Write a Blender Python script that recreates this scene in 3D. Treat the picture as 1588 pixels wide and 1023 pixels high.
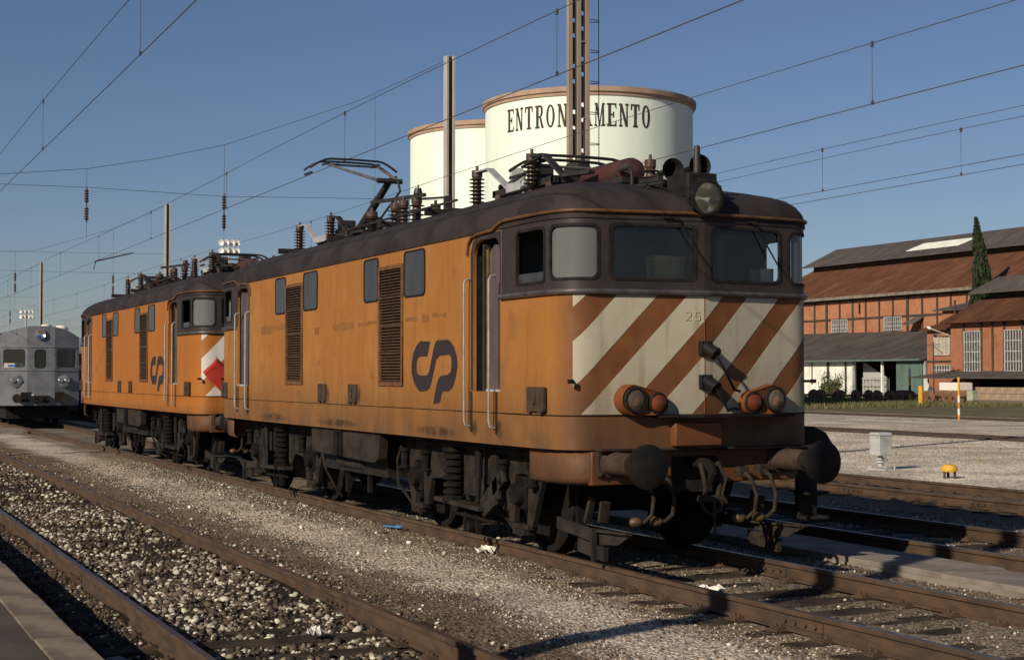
import bpy, bmesh, math, random
import numpy as np
from mathutils import Vector, Matrix

for o in list(bpy.data.objects):
    bpy.data.objects.remove(o)
SC = bpy.context.scene
COL = SC.collection
R = math.radians
random.seed(7)
RNG = np.random.default_rng(11)

# ------------------------------------------------------------------ camera
cam_d = bpy.data.cameras.new('camera')
cam = bpy.data.objects.new('camera', cam_d)
COL.objects.link(cam)
cam_d.sensor_width = 36.0
cam_d.lens = 36.0 * 2377.4 / 1588.0
cam_d.clip_start = 0.1
cam_d.clip_end = 5000
YAW, PITCH = R(24.59), R(1.7254)
cam.location = (12.26, -7.995, 1.85)
_f = Vector((-math.cos(YAW) * math.cos(PITCH), math.sin(YAW) * math.cos(PITCH), math.sin(PITCH)))
cam.rotation_euler = _f.to_track_quat('-Z', 'Y').to_euler()
SC.camera = cam

# ------------------------------------------------------------------ sky, sun, exposure
SUN_AZ = math.atan2(0.445, -0.895)       # direction the light comes from: x = sin, y = cos
SUN_EL = R(27.5)
world = bpy.data.worlds.new('World')
SC.world = world
world.use_nodes = True
nt = world.node_tree
sky = nt.nodes.new('ShaderNodeTexSky')
sky.sky_type = 'NISHITA'
sky.sun_disc = False
sky.sun_elevation = SUN_EL
sky.sun_rotation = SUN_AZ
sky.air_density = 1.0
sky.dust_density = 0.35
sky.ozone_density = 3.5
tint = nt.nodes.new('ShaderNodeMix'); tint.data_type = 'RGBA'; tint.blend_type = 'MULTIPLY'; tint.inputs[0].default_value = 1.0
tint.inputs[7].default_value = (0.99, 0.968, 1.10, 1.0)
nt.links.new(sky.outputs[0], tint.inputs[6])
nt.links.new(tint.outputs[2], nt.nodes['Background'].inputs[0])
nt.nodes['Background'].inputs[1].default_value = 0.055
sun_d = bpy.data.lights.new('sun', 'SUN')
sun = bpy.data.objects.new('sun', sun_d)
COL.objects.link(sun)
sun_d.energy = 5.0
sun_d.angle = R(0.53)
sun_d.color = (1.0, 0.86, 0.68)
_sd = Vector((math.sin(SUN_AZ) * math.cos(SUN_EL), math.cos(SUN_AZ) * math.cos(SUN_EL), math.sin(SUN_EL)))
sun.rotation_euler = _sd.to_track_quat('Z', 'Y').to_euler()
sun.location = (20, -40, 30)
SC.view_settings.view_transform = 'Standard'
SC.view_settings.look = 'None'
SC.view_settings.exposure = 0.0
SC.view_settings.gamma = 1.0
SC.view_settings.use_curve_mapping = False
SC.cycles.use_denoising = True
SC.cycles.max_bounces = 6
SC.cycles.transparent_max_bounces = 16

# ------------------------------------------------------------------ helpers
def link(o, parent=None):
    COL.objects.link(o)
    if parent is not None:
        o.parent = parent
    return o

def tag(o, label=None, cat=None, group=None, kind=None):
    for k, v in (('label', label), ('category', cat), ('group', group), ('kind', kind)):
        if v:
            o[k] = v
    return o

def empty(name, loc=(0, 0, 0), rz=0.0):
    o = bpy.data.objects.new(name, None)
    o.location = loc
    o.rotation_euler = (0, 0, rz)
    o.empty_display_size = 0.3
    return link(o)

def copy_tree(o, parent=None):
    c = o.copy()
    COL.objects.link(c)
    c.parent = parent
    for ch in list(o.children):
        copy_tree(ch, c)
    return c

def finish_mesh(me, smooth):
    if smooth:
        me.polygons.foreach_set('use_smooth', [True] * len(me.polygons))
        me.set_sharp_from_angle(angle=R(smooth))
    me.update()

class MB:
    """collects faces; build() links them as one mesh object"""
    def __init__(s):
        s.v, s.f, s.m = [], [], []
    def add(s, vs, fs, m=0):
        b = len(s.v)
        s.v += [tuple(q) for q in vs]
        for f in fs:
            s.f.append(tuple(b + i for i in f)); s.m.append(m)
        return s
    def box(s, x0, x1, y0, y1, z0, z1, m=0):
        return s.add([(x0,y0,z0),(x1,y0,z0),(x1,y1,z0),(x0,y1,z0),(x0,y0,z1),(x1,y0,z1),(x1,y1,z1),(x0,y1,z1)],
                     [(0,3,2,1),(4,5,6,7),(0,1,5,4),(1,2,6,5),(2,3,7,6),(3,0,4,7)], m)
    def bar(s, a, b, w, h, m=0, up=(0, 0, 1)):
        a, b = Vector(a), Vector(b)
        d = (b - a).normalized()
        u = Vector(up)
        if abs(d.dot(u)) > 0.98: u = Vector((1, 0, 0))
        r = d.cross(u).normalized(); u = r.cross(d)
        vs = []
        for p in (a, b):
            for i, j in ((-1,-1),(1,-1),(1,1),(-1,1)):
                vs.append(p + r * (w / 2 * i) + u * (h / 2 * j))
        return s.add(vs, [(0,1,2,3),(7,6,5,4),(0,4,5,1),(1,5,6,2),(2,6,7,3),(3,7,4,0)], m)
    def cyl(s, a, b, r0, r1=None, n=12, m=0, caps=True):
        return s.tube([a, b], [r0, r0 if r1 is None else r1], n, m, caps)
    def tube(s, pts, r, n=8, m=0, caps=True):
        pts = [Vector(q) for q in pts]
        k = len(pts)
        rs = r if isinstance(r, (list, tuple)) else [r] * k
        t0 = (pts[1] - pts[0]).normalized()
        u = Vector((0, 0, 1)) if abs(t0.z) < 0.9 else Vector((1, 0, 0))
        vs = []
        for i in range(k):
            if i == 0: t = pts[1] - pts[0]
            elif i == k - 1: t = pts[-1] - pts[-2]
            else: t = (pts[i + 1] - pts[i]).normalized() + (pts[i] - pts[i - 1]).normalized()
            t = t.normalized()
            x = t.cross(u)
            if x.length < 1e-4: x = t.cross(Vector((0, 1, 0)))
            x.normalize(); u = x.cross(t).normalized()
            for j in range(n):
                a = 2 * math.pi * j / n
                vs.append(pts[i] + (x * math.cos(a) + u * math.sin(a)) * rs[i])
        fs = []
        for i in range(k - 1):
            for j in range(n):
                j2 = (j + 1) % n
                fs.append((i*n+j, i*n+j2, (i+1)*n+j2, (i+1)*n+j))
        if caps:
            fs.append(tuple(range(n))[::-1]); fs.append(tuple((k-1)*n + j for j in range(n)))
        return s.add(vs, fs, m)
    def lathe(s, prof, o=(0, 0, 0), axis=(0, 0, 1), n=16, m=0, cap=True):
        o = Vector(o); z = Vector(axis).normalized()
        x = z.orthogonal().normalized(); y = z.cross(x)
        vs = []
        for r, h in prof:
            for j in range(n):
                a = 2 * math.pi * j / n
                vs.append(o + z * h + (x * math.cos(a) + y * math.sin(a)) * r)
        fs = []
        for i in range(len(prof) - 1):
            for j in range(n):
                j2 = (j + 1) % n
                fs.append((i*n+j, i*n+j2, (i+1)*n+j2, (i+1)*n+j))
        if cap:
            fs.append(tuple(range(n))[::-1]); fs.append(tuple((len(prof)-1)*n + j for j in range(n)))
        return s.add(vs, fs, m)
    def prism(s, poly, a0, a1, plane='xz', m=0):
        """polygon in a plane, extruded along the third axis"""
        def P(p, a):
            if plane == 'xz': return (p[0], a, p[1])
            if plane == 'yz': return (a, p[0], p[1])
            return (p[0], p[1], a)
        n = len(poly)
        vs = [P(p, a0) for p in poly] + [P(p, a1) for p in poly]
        fs = [tuple(range(n)), tuple(range(n, 2 * n))[::-1]]
        for i in range(n):
            j = (i + 1) % n
            fs.append((i, i + n, j + n, j))
        return s.add(vs, fs, m)
    def build(s, name, mats, parent=None, smooth=35, bevel=0, fix=True):
        me = bpy.data.meshes.new(name)
        me.from_pydata(s.v, [], s.f)
        if not isinstance(mats, (list, tuple)): mats = [mats]
        for m in mats: me.materials.append(m)
        if len(mats) > 1: me.polygons.foreach_set('material_index', s.m)
        if fix:
            bm = bmesh.new(); bm.from_mesh(me)
            bmesh.ops.recalc_face_normals(bm, faces=bm.faces)
            bm.to_mesh(me); bm.free()
        finish_mesh(me, smooth)
        o = bpy.data.objects.new(name, me)
        link(o, parent)
        if bevel:
            b = o.modifiers.new('bevel', 'BEVEL'); b.width = bevel; b.segments = 2; b.limit_method = 'ANGLE'; b.angle_limit = R(40)
        return o

def rrect(x0, x1, z0, z1, r, n=4):
    pts = []
    for cx, cz, a0 in ((x1 - r, z1 - r, 0), (x0 + r, z1 - r, 90), (x0 + r, z0 + r, 180), (x1 - r, z0 + r, 270)):
        for i in range(n + 1):
            a = R(a0 + 90 * i / n)
            pts.append((cx + r * math.cos(a), cz + r * math.sin(a)))
    return pts

def circle2(cx, cz, r, n=10):
    return [(cx + r * math.cos(2*math.pi*i/n), cz + r * math.sin(2*math.pi*i/n)) for i in range(n)]

def sheet(name, outer, holes, mapf, mat, parent=None, cuts=(), thick=0.0, outward=None, smooth=30, crease=False):
    """flat polygon with holes in (u,v), cut at u = cuts, mapped to 3-D by mapf(u,v); real thickness by Solidify"""
    bm = bmesh.new()
    for loop in [outer] + list(holes):
        vs = [bm.verts.new((q[0], q[1], 0)) for q in loop]
        for i in range(len(vs)):
            bm.edges.new((vs[i], vs[(i + 1) % len(vs)]))
    bmesh.ops.triangle_fill(bm, use_beauty=True, use_dissolve=False, edges=bm.edges[:])
    for c in cuts:
        bmesh.ops.bisect_plane(bm, geom=bm.verts[:] + bm.edges[:] + bm.faces[:], plane_co=(c, 0, 0), plane_no=(1, 0, 0), dist=1e-5)
    if crease:      # keep the prow a crisp edge
        bmesh.ops.split_edges(bm, edges=[e for e in bm.edges if abs(e.verts[0].co.x) < 1e-4 and abs(e.verts[1].co.x) < 1e-4])
    for v in bm.verts:
        v.co = Vector(mapf(v.co.x, v.co.y))
    bm.normal_update()
    if outward is not None:
        for f in bm.faces:
            if f.normal.dot(Vector(outward(f.calc_center_median()))) < 0: f.normal_flip()
    bm.edges.index_update()
    rim = [e.index for e in bm.edges if e.is_boundary]
    me = bpy.data.meshes.new(name)
    bm.to_mesh(me); bm.free()
    me.materials.append(mat)
    finish_mesh(me, smooth)
    for i in rim: me.edges[i].use_edge_sharp = True
    o = bpy.data.objects.new(name, me)
    link(o, parent)
    if thick:
        s = o.modifiers.new('thickness', 'SOLIDIFY'); s.thickness = thick; s.offset = -1
    return o

# ------------------------------------------------------------------ materials
def new_mat(name):
    m = bpy.data.materials.new(name); m.use_nodes = True
    t = m.node_tree
    return m, t, t.nodes, t.links, t.nodes['Principled BSDF']

def N(t, typ, **kw):
    n = t.nodes.new(typ)
    for k, v in kw.items():
        if k in n.inputs: n.inputs[k].default_value = v
        else: setattr(n, k, v)
    return n

def rgba(c): return (c[0], c[1], c[2], 1.0)

def mixc(t, fac, a, b, blend='MIX'):
    n = t.nodes.new('ShaderNodeMix'); n.data_type = 'RGBA'; n.blend_type = blend
    for sock, v in ((n.inputs[0], fac), (n.inputs[6], a), (n.inputs[7], b)):
        if isinstance(v, bpy.types.NodeSocket): t.links.new(v, sock)
        elif isinstance(v, (int, float)): sock.default_value = v
        else: sock.default_value = rgba(v)
    return n.outputs[2]

def coords(t, scale=(1, 1, 1), kind='Object'):
    tc = t.nodes.new('ShaderNodeTexCoord'); mp = t.nodes.new('ShaderNodeMapping')
    mp.inputs['Scale'].default_value = scale
    t.links.new(tc.outputs[kind], mp.inputs[0])
    return mp.outputs[0]

def noise(t, sc, detail=4, st=(1, 1, 1), rough=0.55, kind='Object'):
    n = N(t, 'ShaderNodeTexNoise', Scale=sc, Detail=detail, Roughness=rough)
    t.links.new(coords(t, st, kind), n.inputs['Vector'])
    return n.outputs['Fac']

def ramp(t, src, lo, hi, a=0.0, b=1.0):
    n = t.nodes.new('ShaderNodeMapRange'); n.interpolation_type = 'SMOOTHSTEP'
    t.links.new(src, n.inputs[0])
    n.inputs[1].default_value = lo; n.inputs[2].default_value = hi; n.inputs[3].default_value = a; n.inputs[4].default_value = b
    return n.outputs[0]

def math_(t, op, a, b):
    n = t.nodes.new('ShaderNodeMath'); n.operation = op
    for i, v in enumerate((a, b)):
        if isinstance(v, bpy.types.NodeSocket): t.links.new(v, n.inputs[i])
        else: n.inputs[i].default_value = v
    return n.outputs[0]

def add_bump(t, p, h, strength=0.3, dist=0.01):
    b = t.nodes.new('ShaderNodeBump'); b.inputs['Strength'].default_value = strength; b.inputs['Distance'].default_value = dist
    t.links.new(h, b.inputs['Height']); t.links.new(b.outputs[0], p.inputs['Normal'])

def M(name, c, c2=None, sc=5.0, st=(1, 1, 1), lo=0.4, hi=0.65, rough=0.65, metal=0.0, bump=0.0, bsc=40, bd=0.01, spec=0.4, emit=None):
    m, t, n, l, p = new_mat(name)
    if c2 is None: c2 = tuple(v * 0.72 for v in c)
    f = ramp(t, noise(t, sc, 6, st), lo, hi)
    col = mixc(t, f, c, c2)
    l.new(col, p.inputs['Base Color'])
    p.inputs['Roughness'].default_value = rough; p.inputs['Metallic'].default_value = metal
    p.inputs['Specular IOR Level'].default_value = spec
    if bump: add_bump(t, p, noise(t, bsc, 4), bump, bd)
    return m

def paint(name, base, streak, fade, grime, z_hi=1.55, z_lo=1.08, rough=0.5, grime_amt=0.75, nose=None):
    """weathered loco paint: rain streaks, faded patches, brake dust splashed on the lower panels"""
    m, t, n, l, p = new_mat(name)
    col = mixc(t, ramp(t, noise(t, 1.1, 5), 0.40, 0.68, 0, 0.75), base, fade)
    if nose:      # soot and insects baked onto the nose
        tn = n.new('ShaderNodeTexCoord'); sn = n.new('ShaderNodeSeparateXYZ'); l.new(tn.outputs['Object'], sn.inputs[0])
        col = mixc(t, math_(t, 'MULTIPLY', ramp(t, sn.outputs[0], 6.45, 6.78), ramp(t, noise(t, 2.5, 5), 0.2, 0.6, 0.65, 1.0)), col, nose)
    col = mixc(t, ramp(t, noise(t, 9.0, 5, (1, 1, 0.10)), 0.5, 0.75, 0, 0.45), col, streak)
    col = mixc(t, ramp(t, noise(t, 2.2, 7), 0.54, 0.72, 0, 0.5), col, streak)
    tc = n.new('ShaderNodeTexCoord'); sx = n.new('ShaderNodeSeparateXYZ'); l.new(tc.outputs['Object'], sx.inputs[0])
    g = ramp(t, sx.outputs[2], z_hi, z_lo)
    g = math_(t, 'MULTIPLY', g, ramp(t, noise(t, 3.0, 6, (1, 1, 0.5)), 0.25, 0.7, 0.6, 1.0))
    g = math_(t, 'MULTIPLY', g, grime_amt)
    col = mixc(t, g, col, grime)
    specks = ramp(t, noise(t, 38, 3), 0.66, 0.74, 0, 0.55)
    col = mixc(t, specks, col, grime)
    l.new(col, p.inputs['Base Color'])
    l.new(ramp(t, noise(t, 4, 4), 0.3, 0.7, rough - 0.08, rough + 0.2), p.inputs['Roughness'])
    p.inputs['Specular IOR Level'].default_value = 0.35
    add_bump(t, p, math_(t, 'ADD', noise(t, 1.5, 3), math_(t, 'MULTIPLY', noise(t, 45, 3), 0.03)), 0.45, 0.03)
    return m

def glass(name, tint=(0.75, 0.8, 0.8), dust=0.15, dust_col=(0.35, 0.34, 0.32), rough=0.02):
    m, t, n, l, p = new_mat(name)
    out = n['Material Output']
    tr = N(t, 'ShaderNodeBsdfTransparent'); tr.inputs[0].default_value = rgba(tint)
    gl = N(t, 'ShaderNodeBsdfGlossy'); gl.inputs['Roughness'].default_value = rough
    gl.inputs[0].default_value = (1, 1, 1, 1)
    fr = N(t, 'ShaderNodeFresnel', IOR=1.5)
    mx = n.new('ShaderNodeMixShader'); l.new(fr.outputs[0], mx.inputs[0]); l.new(tr.outputs[0], mx.inputs[1]); l.new(gl.outputs[0], mx.inputs[2])
    df = N(t, 'ShaderNodeBsdfDiffuse'); df.inputs[0].default_value = rgba(dust_col)
    mx2 = n.new('ShaderNodeMixShader')
    l.new(ramp(t, noise(t, 2.0, 5, (1, 1, .4)), 0.3, 0.75, dust * 0.85, min(1, dust * 1.15)), mx2.inputs[0])
    l.new(mx.outputs[0], mx2.inputs[1]); l.new(df.outputs[0], mx2.inputs[2])
    l.new(mx2.outputs[0], out.inputs[0])
    return m

def gravel_mat(name, zones, vsc=28.0, bump=0.8, bd=0.02, kind='Object'):
    """zones: list of (y, colour) along world Y, blended with a wandering edge; every pebble has its own tone"""
    m, t, n, l, p = new_mat(name)
    tc = n.new('ShaderNodeTexCoord')
    sx = n.new('ShaderNodeSeparateXYZ'); l.new(tc.outputs['Object'], sx.inputs[0])
    wob = math_(t, 'MULTIPLY', math_(t, 'SUBTRACT', noise(t, 0.9, 5), 0.5), 1.3)
    y = math_(t, 'ADD', sx.outputs[1], wob)
    col = zones[0][1]
    for (y0, y1, c) in zones[1:]:
        col = mixc(t, ramp(t, y, y0, y1), col, c)
    vo = N(t, 'ShaderNodeTexVoronoi', Scale=vsc); l.new(coords(t), vo.inputs['Vector'])
    sp = n.new('ShaderNodeSeparateColor'); l.new(vo.outputs['Color'], sp.inputs[0])
    var = ramp(t, sp.outputs[0], 0, 1, 0.45, 1.5)
    mul = n.new('ShaderNodeMix'); mul.data_type = 'RGBA'; mul.blend_type = 'MULTIPLY'; mul.inputs[0].default_value = 1.0
    if isinstance(col, bpy.types.NodeSocket): l.new(col, mul.inputs[6])
    else: mul.inputs[6].default_value = rgba(col)
    cmb = n.new('ShaderNodeCombineColor'); l.new(var, cmb.inputs[0]); l.new(var, cmb.inputs[1]); l.new(math_(t, 'MULTIPLY', var, 0.97), cmb.inputs[2])
    l.new(cmb.outputs[0], mul.inputs[7])
    big = ramp(t, noise(t, 0.5, 7), 0.32, 0.7, 0.66, 1.14)
    cm2 = n.new('ShaderNodeCombineColor')
    for i in range(3): l.new(big, cm2.inputs[i])
    fin = mixc(t, 1.0, mul.outputs[2], cm2.outputs[0], 'MULTIPLY')
    l.new(fin, p.inputs['Base Color'])
    p.inputs['Roughness'].default_value = 0.9; p.inputs['Specular IOR Level'].default_value = 0.15
    h = math_(t, 'ADD', math_(t, 'MULTIPLY', vo.outputs['Distance'], -1.0), math_(t, 'MULTIPLY', noise(t, 90, 3), 0.5))
    add_bump(t, p, h, bump, bd)
    return m

def brick_mat(name, c1, c2, mortar, sc=1.0, axis='xz'):
    m, t, n, l, p = new_mat(name)
    tc = n.new('ShaderNodeTexCoord'); sx = n.new('ShaderNodeSeparateXYZ'); cb = n.new('ShaderNodeCombineXYZ')
    l.new(tc.outputs['Object'], sx.inputs[0])
    l.new(math_(t, 'ADD', sx.outputs[0], sx.outputs[1]), cb.inputs[0]); l.new(sx.outputs[2], cb.inputs[1])
    b = N(t, 'ShaderNodeTexBrick', Scale=sc)
    b.inputs['Color1'].default_value = rgba(c1); b.inputs['Color2'].default_value = rgba(c2); b.inputs['Mortar'].default_value = rgba(mortar)
    b.inputs['Brick Width'].default_value = 0.24; b.inputs['Row Height'].default_value = 0.08; b.inputs['Mortar Size'].default_value = 0.007
    l.new(cb.outputs[0], b.inputs['Vector'])
    col = mixc(t, ramp(t, noise(t, 0.5, 6), 0.45, 0.7, 0, 0.55), b.outputs[0], tuple(v * 0.58 for v in c1))
    col = mixc(t, ramp(t, noise(t, 1.9, 7), 0.52, 0.75, 0, 0.5), col, tuple(min(1, v * 1.35 + .02) for v in c2))
    col = mixc(t, ramp(t, noise(t, 6.0, 4, (1, 1, .25)), 0.58, 0.75, 0, 0.5), col, tuple(v * 0.5 for v in c2))
    l.new(col, p.inputs['Base Color']); p.inputs['Roughness'].default_value = 0.9; p.inputs['Specular IOR Level'].default_value = 0.15
    return m

def tile_mat(name, c, c2, sc=3.2, axis=0):
    m, t, n, l, p = new_mat(name)
    w = N(t, 'ShaderNodeTexWave', Scale=sc, Distortion=1.0, Detail=2.0); w.bands_direction = 'X' if axis == 0 else 'Y'
    l.new(coords(t), w.inputs['Vector'])
    f = ramp(t, noise(t, 0.6, 8, (1, 0.35, 1)), 0.35, 0.68)
    col = mixc(t, f, c, c2)
    col = mixc(t, ramp(t, noise(t, 4.0, 6), 0.48, 0.75, 0, 0.6), col, tuple(v * 0.5 for v in c))
    col = mixc(t, ramp(t, noise(t, 2.6, 5, (1, .12, .12)), 0.56, 0.72, 0, 0.5), col, tuple(v * 1.9 for v in c2))
    l.new(col, p.inputs['Base Color']); p.inputs['Roughness'].default_value = 0.95; p.inputs['Specular IOR Level'].default_value = 0.1
    add_bump(t, p, w.outputs['Fac'], 0.7, 0.06)
    return m

def attr_mat(name, rough=0.85, mul=(1, 1, 1)):
    m, t, n, l, p = new_mat(name)
    a = n.new('ShaderNodeAttribute'); a.attribute_name = 'tone'
    col = mixc(t, ramp(t, noise(t, 60, 4), 0.45, 0.75, 0, 0.35), a.outputs['Color'], (0.09, 0.07, 0.05))
    l.new(col, p.inputs['Base Color'])
    p.inputs['Roughness'].default_value = rough; p.inputs['Specular IOR Level'].default_value = 0.25
    return m

MAT = {}
MAT['orange'] = paint('loco_orange_faded', (0.280, 0.116, 0.024), (0.175, 0.070, 0.018), (0.325, 0.152, 0.038), (0.060, 0.036, 0.021), nose=(0.122, 0.044, 0.0135), rough=0.6, grime_amt=0.8, z_hi=2.15, z_lo=1.0)
MAT['skirt'] = paint('loco_skirt_grimy', (0.175, 0.062, 0.015), (0.085, 0.036, 0.013), (0.21, 0.078, 0.018), (0.045, 0.027, 0.016), z_hi=1.45, z_lo=0.9, rough=0.65, grime_amt=0.9)
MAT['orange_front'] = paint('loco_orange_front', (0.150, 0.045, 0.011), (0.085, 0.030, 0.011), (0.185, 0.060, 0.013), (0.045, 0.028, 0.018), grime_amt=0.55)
MAT['orange2'] = paint('loco_orange_fresh', (0.31, 0.108, 0.015), (0.23, 0.078, 0.013), (0.35, 0.132, 0.021), (0.07, 0.04, 0.024), z_hi=1.35, grime_amt=0.6)
MAT['brown'] = M('loco_brown', (0.034, 0.025, 0.023), (0.025, 0.018, 0.017), 3, rough=0.55, bump=0.05, bsc=3)
MAT['roof'] = M('loco_roof_brown', (0.034, 0.025, 0.024), (0.020, 0.015, 0.015), 2.2, (1, 2, 1), rough=0.7, bump=0.1, bsc=8, spec=0.2)
MAT['door'] = M('door_mauve', (0.095, 0.073, 0.075), (0.07, 0.053, 0.055), 3, (1, 1, .2), rough=0.4)
MAT['gutter'] = M('gutter_ochre', (0.125, 0.056, 0.018), (0.075, 0.034, 0.014), 6, rough=0.55)
MAT['trim'] = M('grey_trim', (0.11, 0.10, 0.10), (0.07, 0.06, 0.06), 6, rough=0.35, metal=0.4)
MAT['white'] = paint('stripe_white', (0.385, 0.355, 0.275), (0.19, 0.145, 0.088), (0.44, 0.41, 0.33), (0.12, 0.075, 0.042), z_hi=2.5, z_lo=1.2, grime_amt=0.45, rough=0.65)
MAT['white2'] = paint('stripe_white_clean', (0.50, 0.49, 0.46), (0.41, 0.39, 0.36), (0.54, 0.53, 0.50), (0.4, 0.35, 0.3), z_hi=1.0, z_lo=0.5)
MAT['logo'] = M('logo_dark', (0.022, 0.017, 0.018), (0.028, 0.02, 0.019), 14, rough=0.6)
MAT['digit'] = M('digit_yellow', (0.37, 0.325, 0.21), (0.38, 0.345, 0.255), 20, rough=0.7)
MAT['hatch'] = M('hatch_brown', (0.060, 0.044, 0.034), (0.042, 0.031, 0.025), 6, rough=0.6, spec=0.08)
MAT['frame'] = M('bogie_frame_dust', (0.030, 0.0245, 0.020), (0.015, 0.0125, 0.0108), 5, rough=0.85, bump=0.2, bsc=30, spec=0.08)
MAT['under'] = M('underframe_dust', (0.013, 0.0112, 0.010), (0.007, 0.006, 0.0055), 7, rough=0.85, bump=0.2, bsc=30, spec=0.08)
MAT['under2'] = M('tank_dust', (0.036, 0.0295, 0.024), (0.021, 0.017, 0.0145), 4, rough=0.85, bump=0.1, spec=0.08)
MAT['black'] = M('matt_black', (0.014, 0.013, 0.013), (0.022, 0.02, 0.018), 9, rough=0.6, spec=0.08)
MAT['dark'] = M('dark_interior', (0.012, 0.012, 0.013), (0.018, 0.017, 0.016), 3, rough=0.8, spec=0.08)
MAT['cabin'] = M('cab_lining', (0.10, 0.10, 0.105), (0.075, 0.075, 0.08), 3, rough=0.7)
MAT['beige'] = M('beige_box', (0.50, 0.40, 0.20), (0.42, 0.33, 0.16), 4, rough=0.6)
MAT['buffer'] = M('buffer_black', (0.011, 0.011, 0.012), (0.018, 0.016, 0.015), 5, rough=0.5, spec=0.08)
MAT['bufbarrel'] = M('buffer_barrel', (0.055, 0.039, 0.031), (0.034, 0.024, 0.02), 6, rough=0.8, spec=0.08)
MAT['steel'] = M('bright_steel', (0.42, 0.41, 0.39), (0.33, 0.32, 0.30), 9, rough=0.38, metal=0.35)
MAT['alu'] = M('aluminium_bar', (0.62, 0.62, 0.60), (0.5, 0.49, 0.47), 6, rough=0.45, metal=0.5)
MAT['chrome'] = M('lamp_reflector', (0.9, 0.89, 0.86), (0.85, 0.84, 0.8), 2, rough=0.2, metal=1.0)
MAT['ceramic'] = M('insulator_brown', (0.060, 0.034, 0.026), (0.09, 0.06, 0.05), 8, rough=0.35)
MAT['panto'] = M('pantograph_grey', (0.040, 0.035, 0.031), (0.022, 0.02, 0.018), 9, rough=0.55, metal=0.3)
MAT['pantol'] = M('pantograph_light', (0.15, 0.135, 0.12), (0.10, 0.09, 0.08), 9, rough=0.5, metal=0.3)
MAT['tank_red'] = M('air_tank_red', (0.060, 0.020, 0.016), (0.035, 0.016, 0.014), 5, rough=0.6)
MAT['hose'] = M('hose_dusty', (0.036, 0.030, 0.025), (0.022, 0.018, 0.015), 12, rough=0.75, spec=0.08)
MAT['brass'] = M('hose_head_ochre', (0.085, 0.052, 0.020), (0.05, 0.032, 0.016), 12, rough=0.5)
MAT['lensred'] = M('red_lens', (0.15, 0.042, 0.016), (0.10, 0.028, 0.012), 6, rough=0.15)
MAT['glass'] = glass('cab_glass', (0.86, 0.90, 0.92), 0.03, (0.25, 0.25, 0.25))
MAT['glass_corner'] = glass('corner_glass', (0.50, 0.53, 0.55), 0.32, (0.36, 0.36, 0.35), 0.08)
MAT['glass_clear'] = glass('lamp_glass', (0.98, 0.94, 0.82), 0.10, (0.62, 0.56, 0.42))  # pale diffuse share brightens the lenses in place of a sun glint
MAT['pane_dull'] = M('dusty_pane', (0.040, 0.039, 0.042), (0.030, 0.029, 0.031), 5, (1, 1, .3), rough=0.2)
MAT['rust'] = M('rail_rust', (0.078, 0.046, 0.026), (0.046, 0.029, 0.018), 8, (0.4, 1, 1), rough=0.85, bump=0.2, bsc=60)
MAT['railhead'] = M('rail_head', (0.10, 0.075, 0.06), (0.065, 0.047, 0.036), 5, (0.15, 1, 1), rough=0.38, metal=0.5)
MAT['sleeper'] = M('sleeper_wood', (0.030, 0.023, 0.018), (0.060, 0.047, 0.035), 5, (0.6, 0.6, 1), rough=0.95, bump=0.6, bsc=25, spec=0.08)
MAT['flag'] = M('flag_red', (0.42, 0.035, 0.02), (0.30, 0.024, 0.015), 7, rough=0.8)
MAT['stick'] = M('stick_wood', (0.5, 0.33, 0.16), None, 6)
MAT['concrete'] = M('old_concrete', (0.21, 0.185, 0.155), (0.14, 0.12, 0.10), 2.2, rough=0.9, bump=0.3, bsc=25)
MAT['asphalt'] = M('platform_asphalt', (0.050, 0.037, 0.027), (0.075, 0.058, 0.043), 1.5, rough=0.95, bump=0.5, bsc=90)
MAT['coping'] = M('coping_stone', (0.19, 0.155, 0.118), (0.10, 0.08, 0.06), 3.0, rough=0.9, bump=0.4, bsc=22)
MAT['strip'] = M('door_edge_dull', (0.20, 0.14, 0.03), (0.12, 0.08, 0.025), 7, rough=0.6)
MAT['wire'] = M('copper_wire', (0.065, 0.062, 0.058), None, 4, rough=0.5)
MAT['mast'] = M('mast_tan', (0.31, 0.255, 0.205), (0.24, 0.195, 0.155), 2, (1, 1, .3), rough=0.8)
MAT['webshade'] = M('mast_web_shaded', (0.055, 0.043, 0.036), (0.08, 0.06, 0.05), 3, rough=0.85)  # recessed webs: the shade between the flanges is put into this colour
MAT['hpost'] = M('post_galvanised', (0.42, 0.41, 0.37), (0.32, 0.30, 0.27), 2, (1, 1, .3), rough=0.7)
MAT['tower'] = M('tower_white', (0.70, 0.79, 0.70), (0.61, 0.69, 0.61), 0.5, (1, 1, .12), lo=.42, hi=.8, rough=0.85, bump=0.15, bsc=1.2, bd=.05)
MAT['rim'] = M('tower_rim_tan', (0.36, 0.255, 0.185), (0.30, 0.21, 0.15), 1, rough=0.85)
MAT['letter'] = M('letter_black', (0.035, 0.025, 0.02), (0.06, 0.035, 0.03), 2, rough=0.8)
MAT['silver'] = M('railcar_grey', (0.18, 0.19, 0.21), (0.13, 0.14, 0.155), 2.5, rough=0.5, metal=0.15)
MAT['yard'] = None
MAT['plaster'] = M('plaster_white', (0.74, 0.78, 0.70), (0.60, 0.62, 0.54), 0.8, rough=0.9)
MAT['green'] = M('green_door', (0.10, 0.16, 0.135), (0.08, 0.125, 0.105), 1.5, (1, 1, .2), rough=0.7)
MAT['timber'] = M('frame_dark', (0.050, 0.036, 0.028), (0.075, 0.055, 0.042), 2, rough=0.85)
MAT['metalgrey'] = M('grey_metal', (0.42, 0.43, 0.42), (0.33, 0.33, 0.32), 4, rough=0.55)
MAT['yellow'] = M('yellow_paint', (0.62, 0.36, 0.03), (0.45, 0.25, 0.03), 7, rough=0.55)
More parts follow.
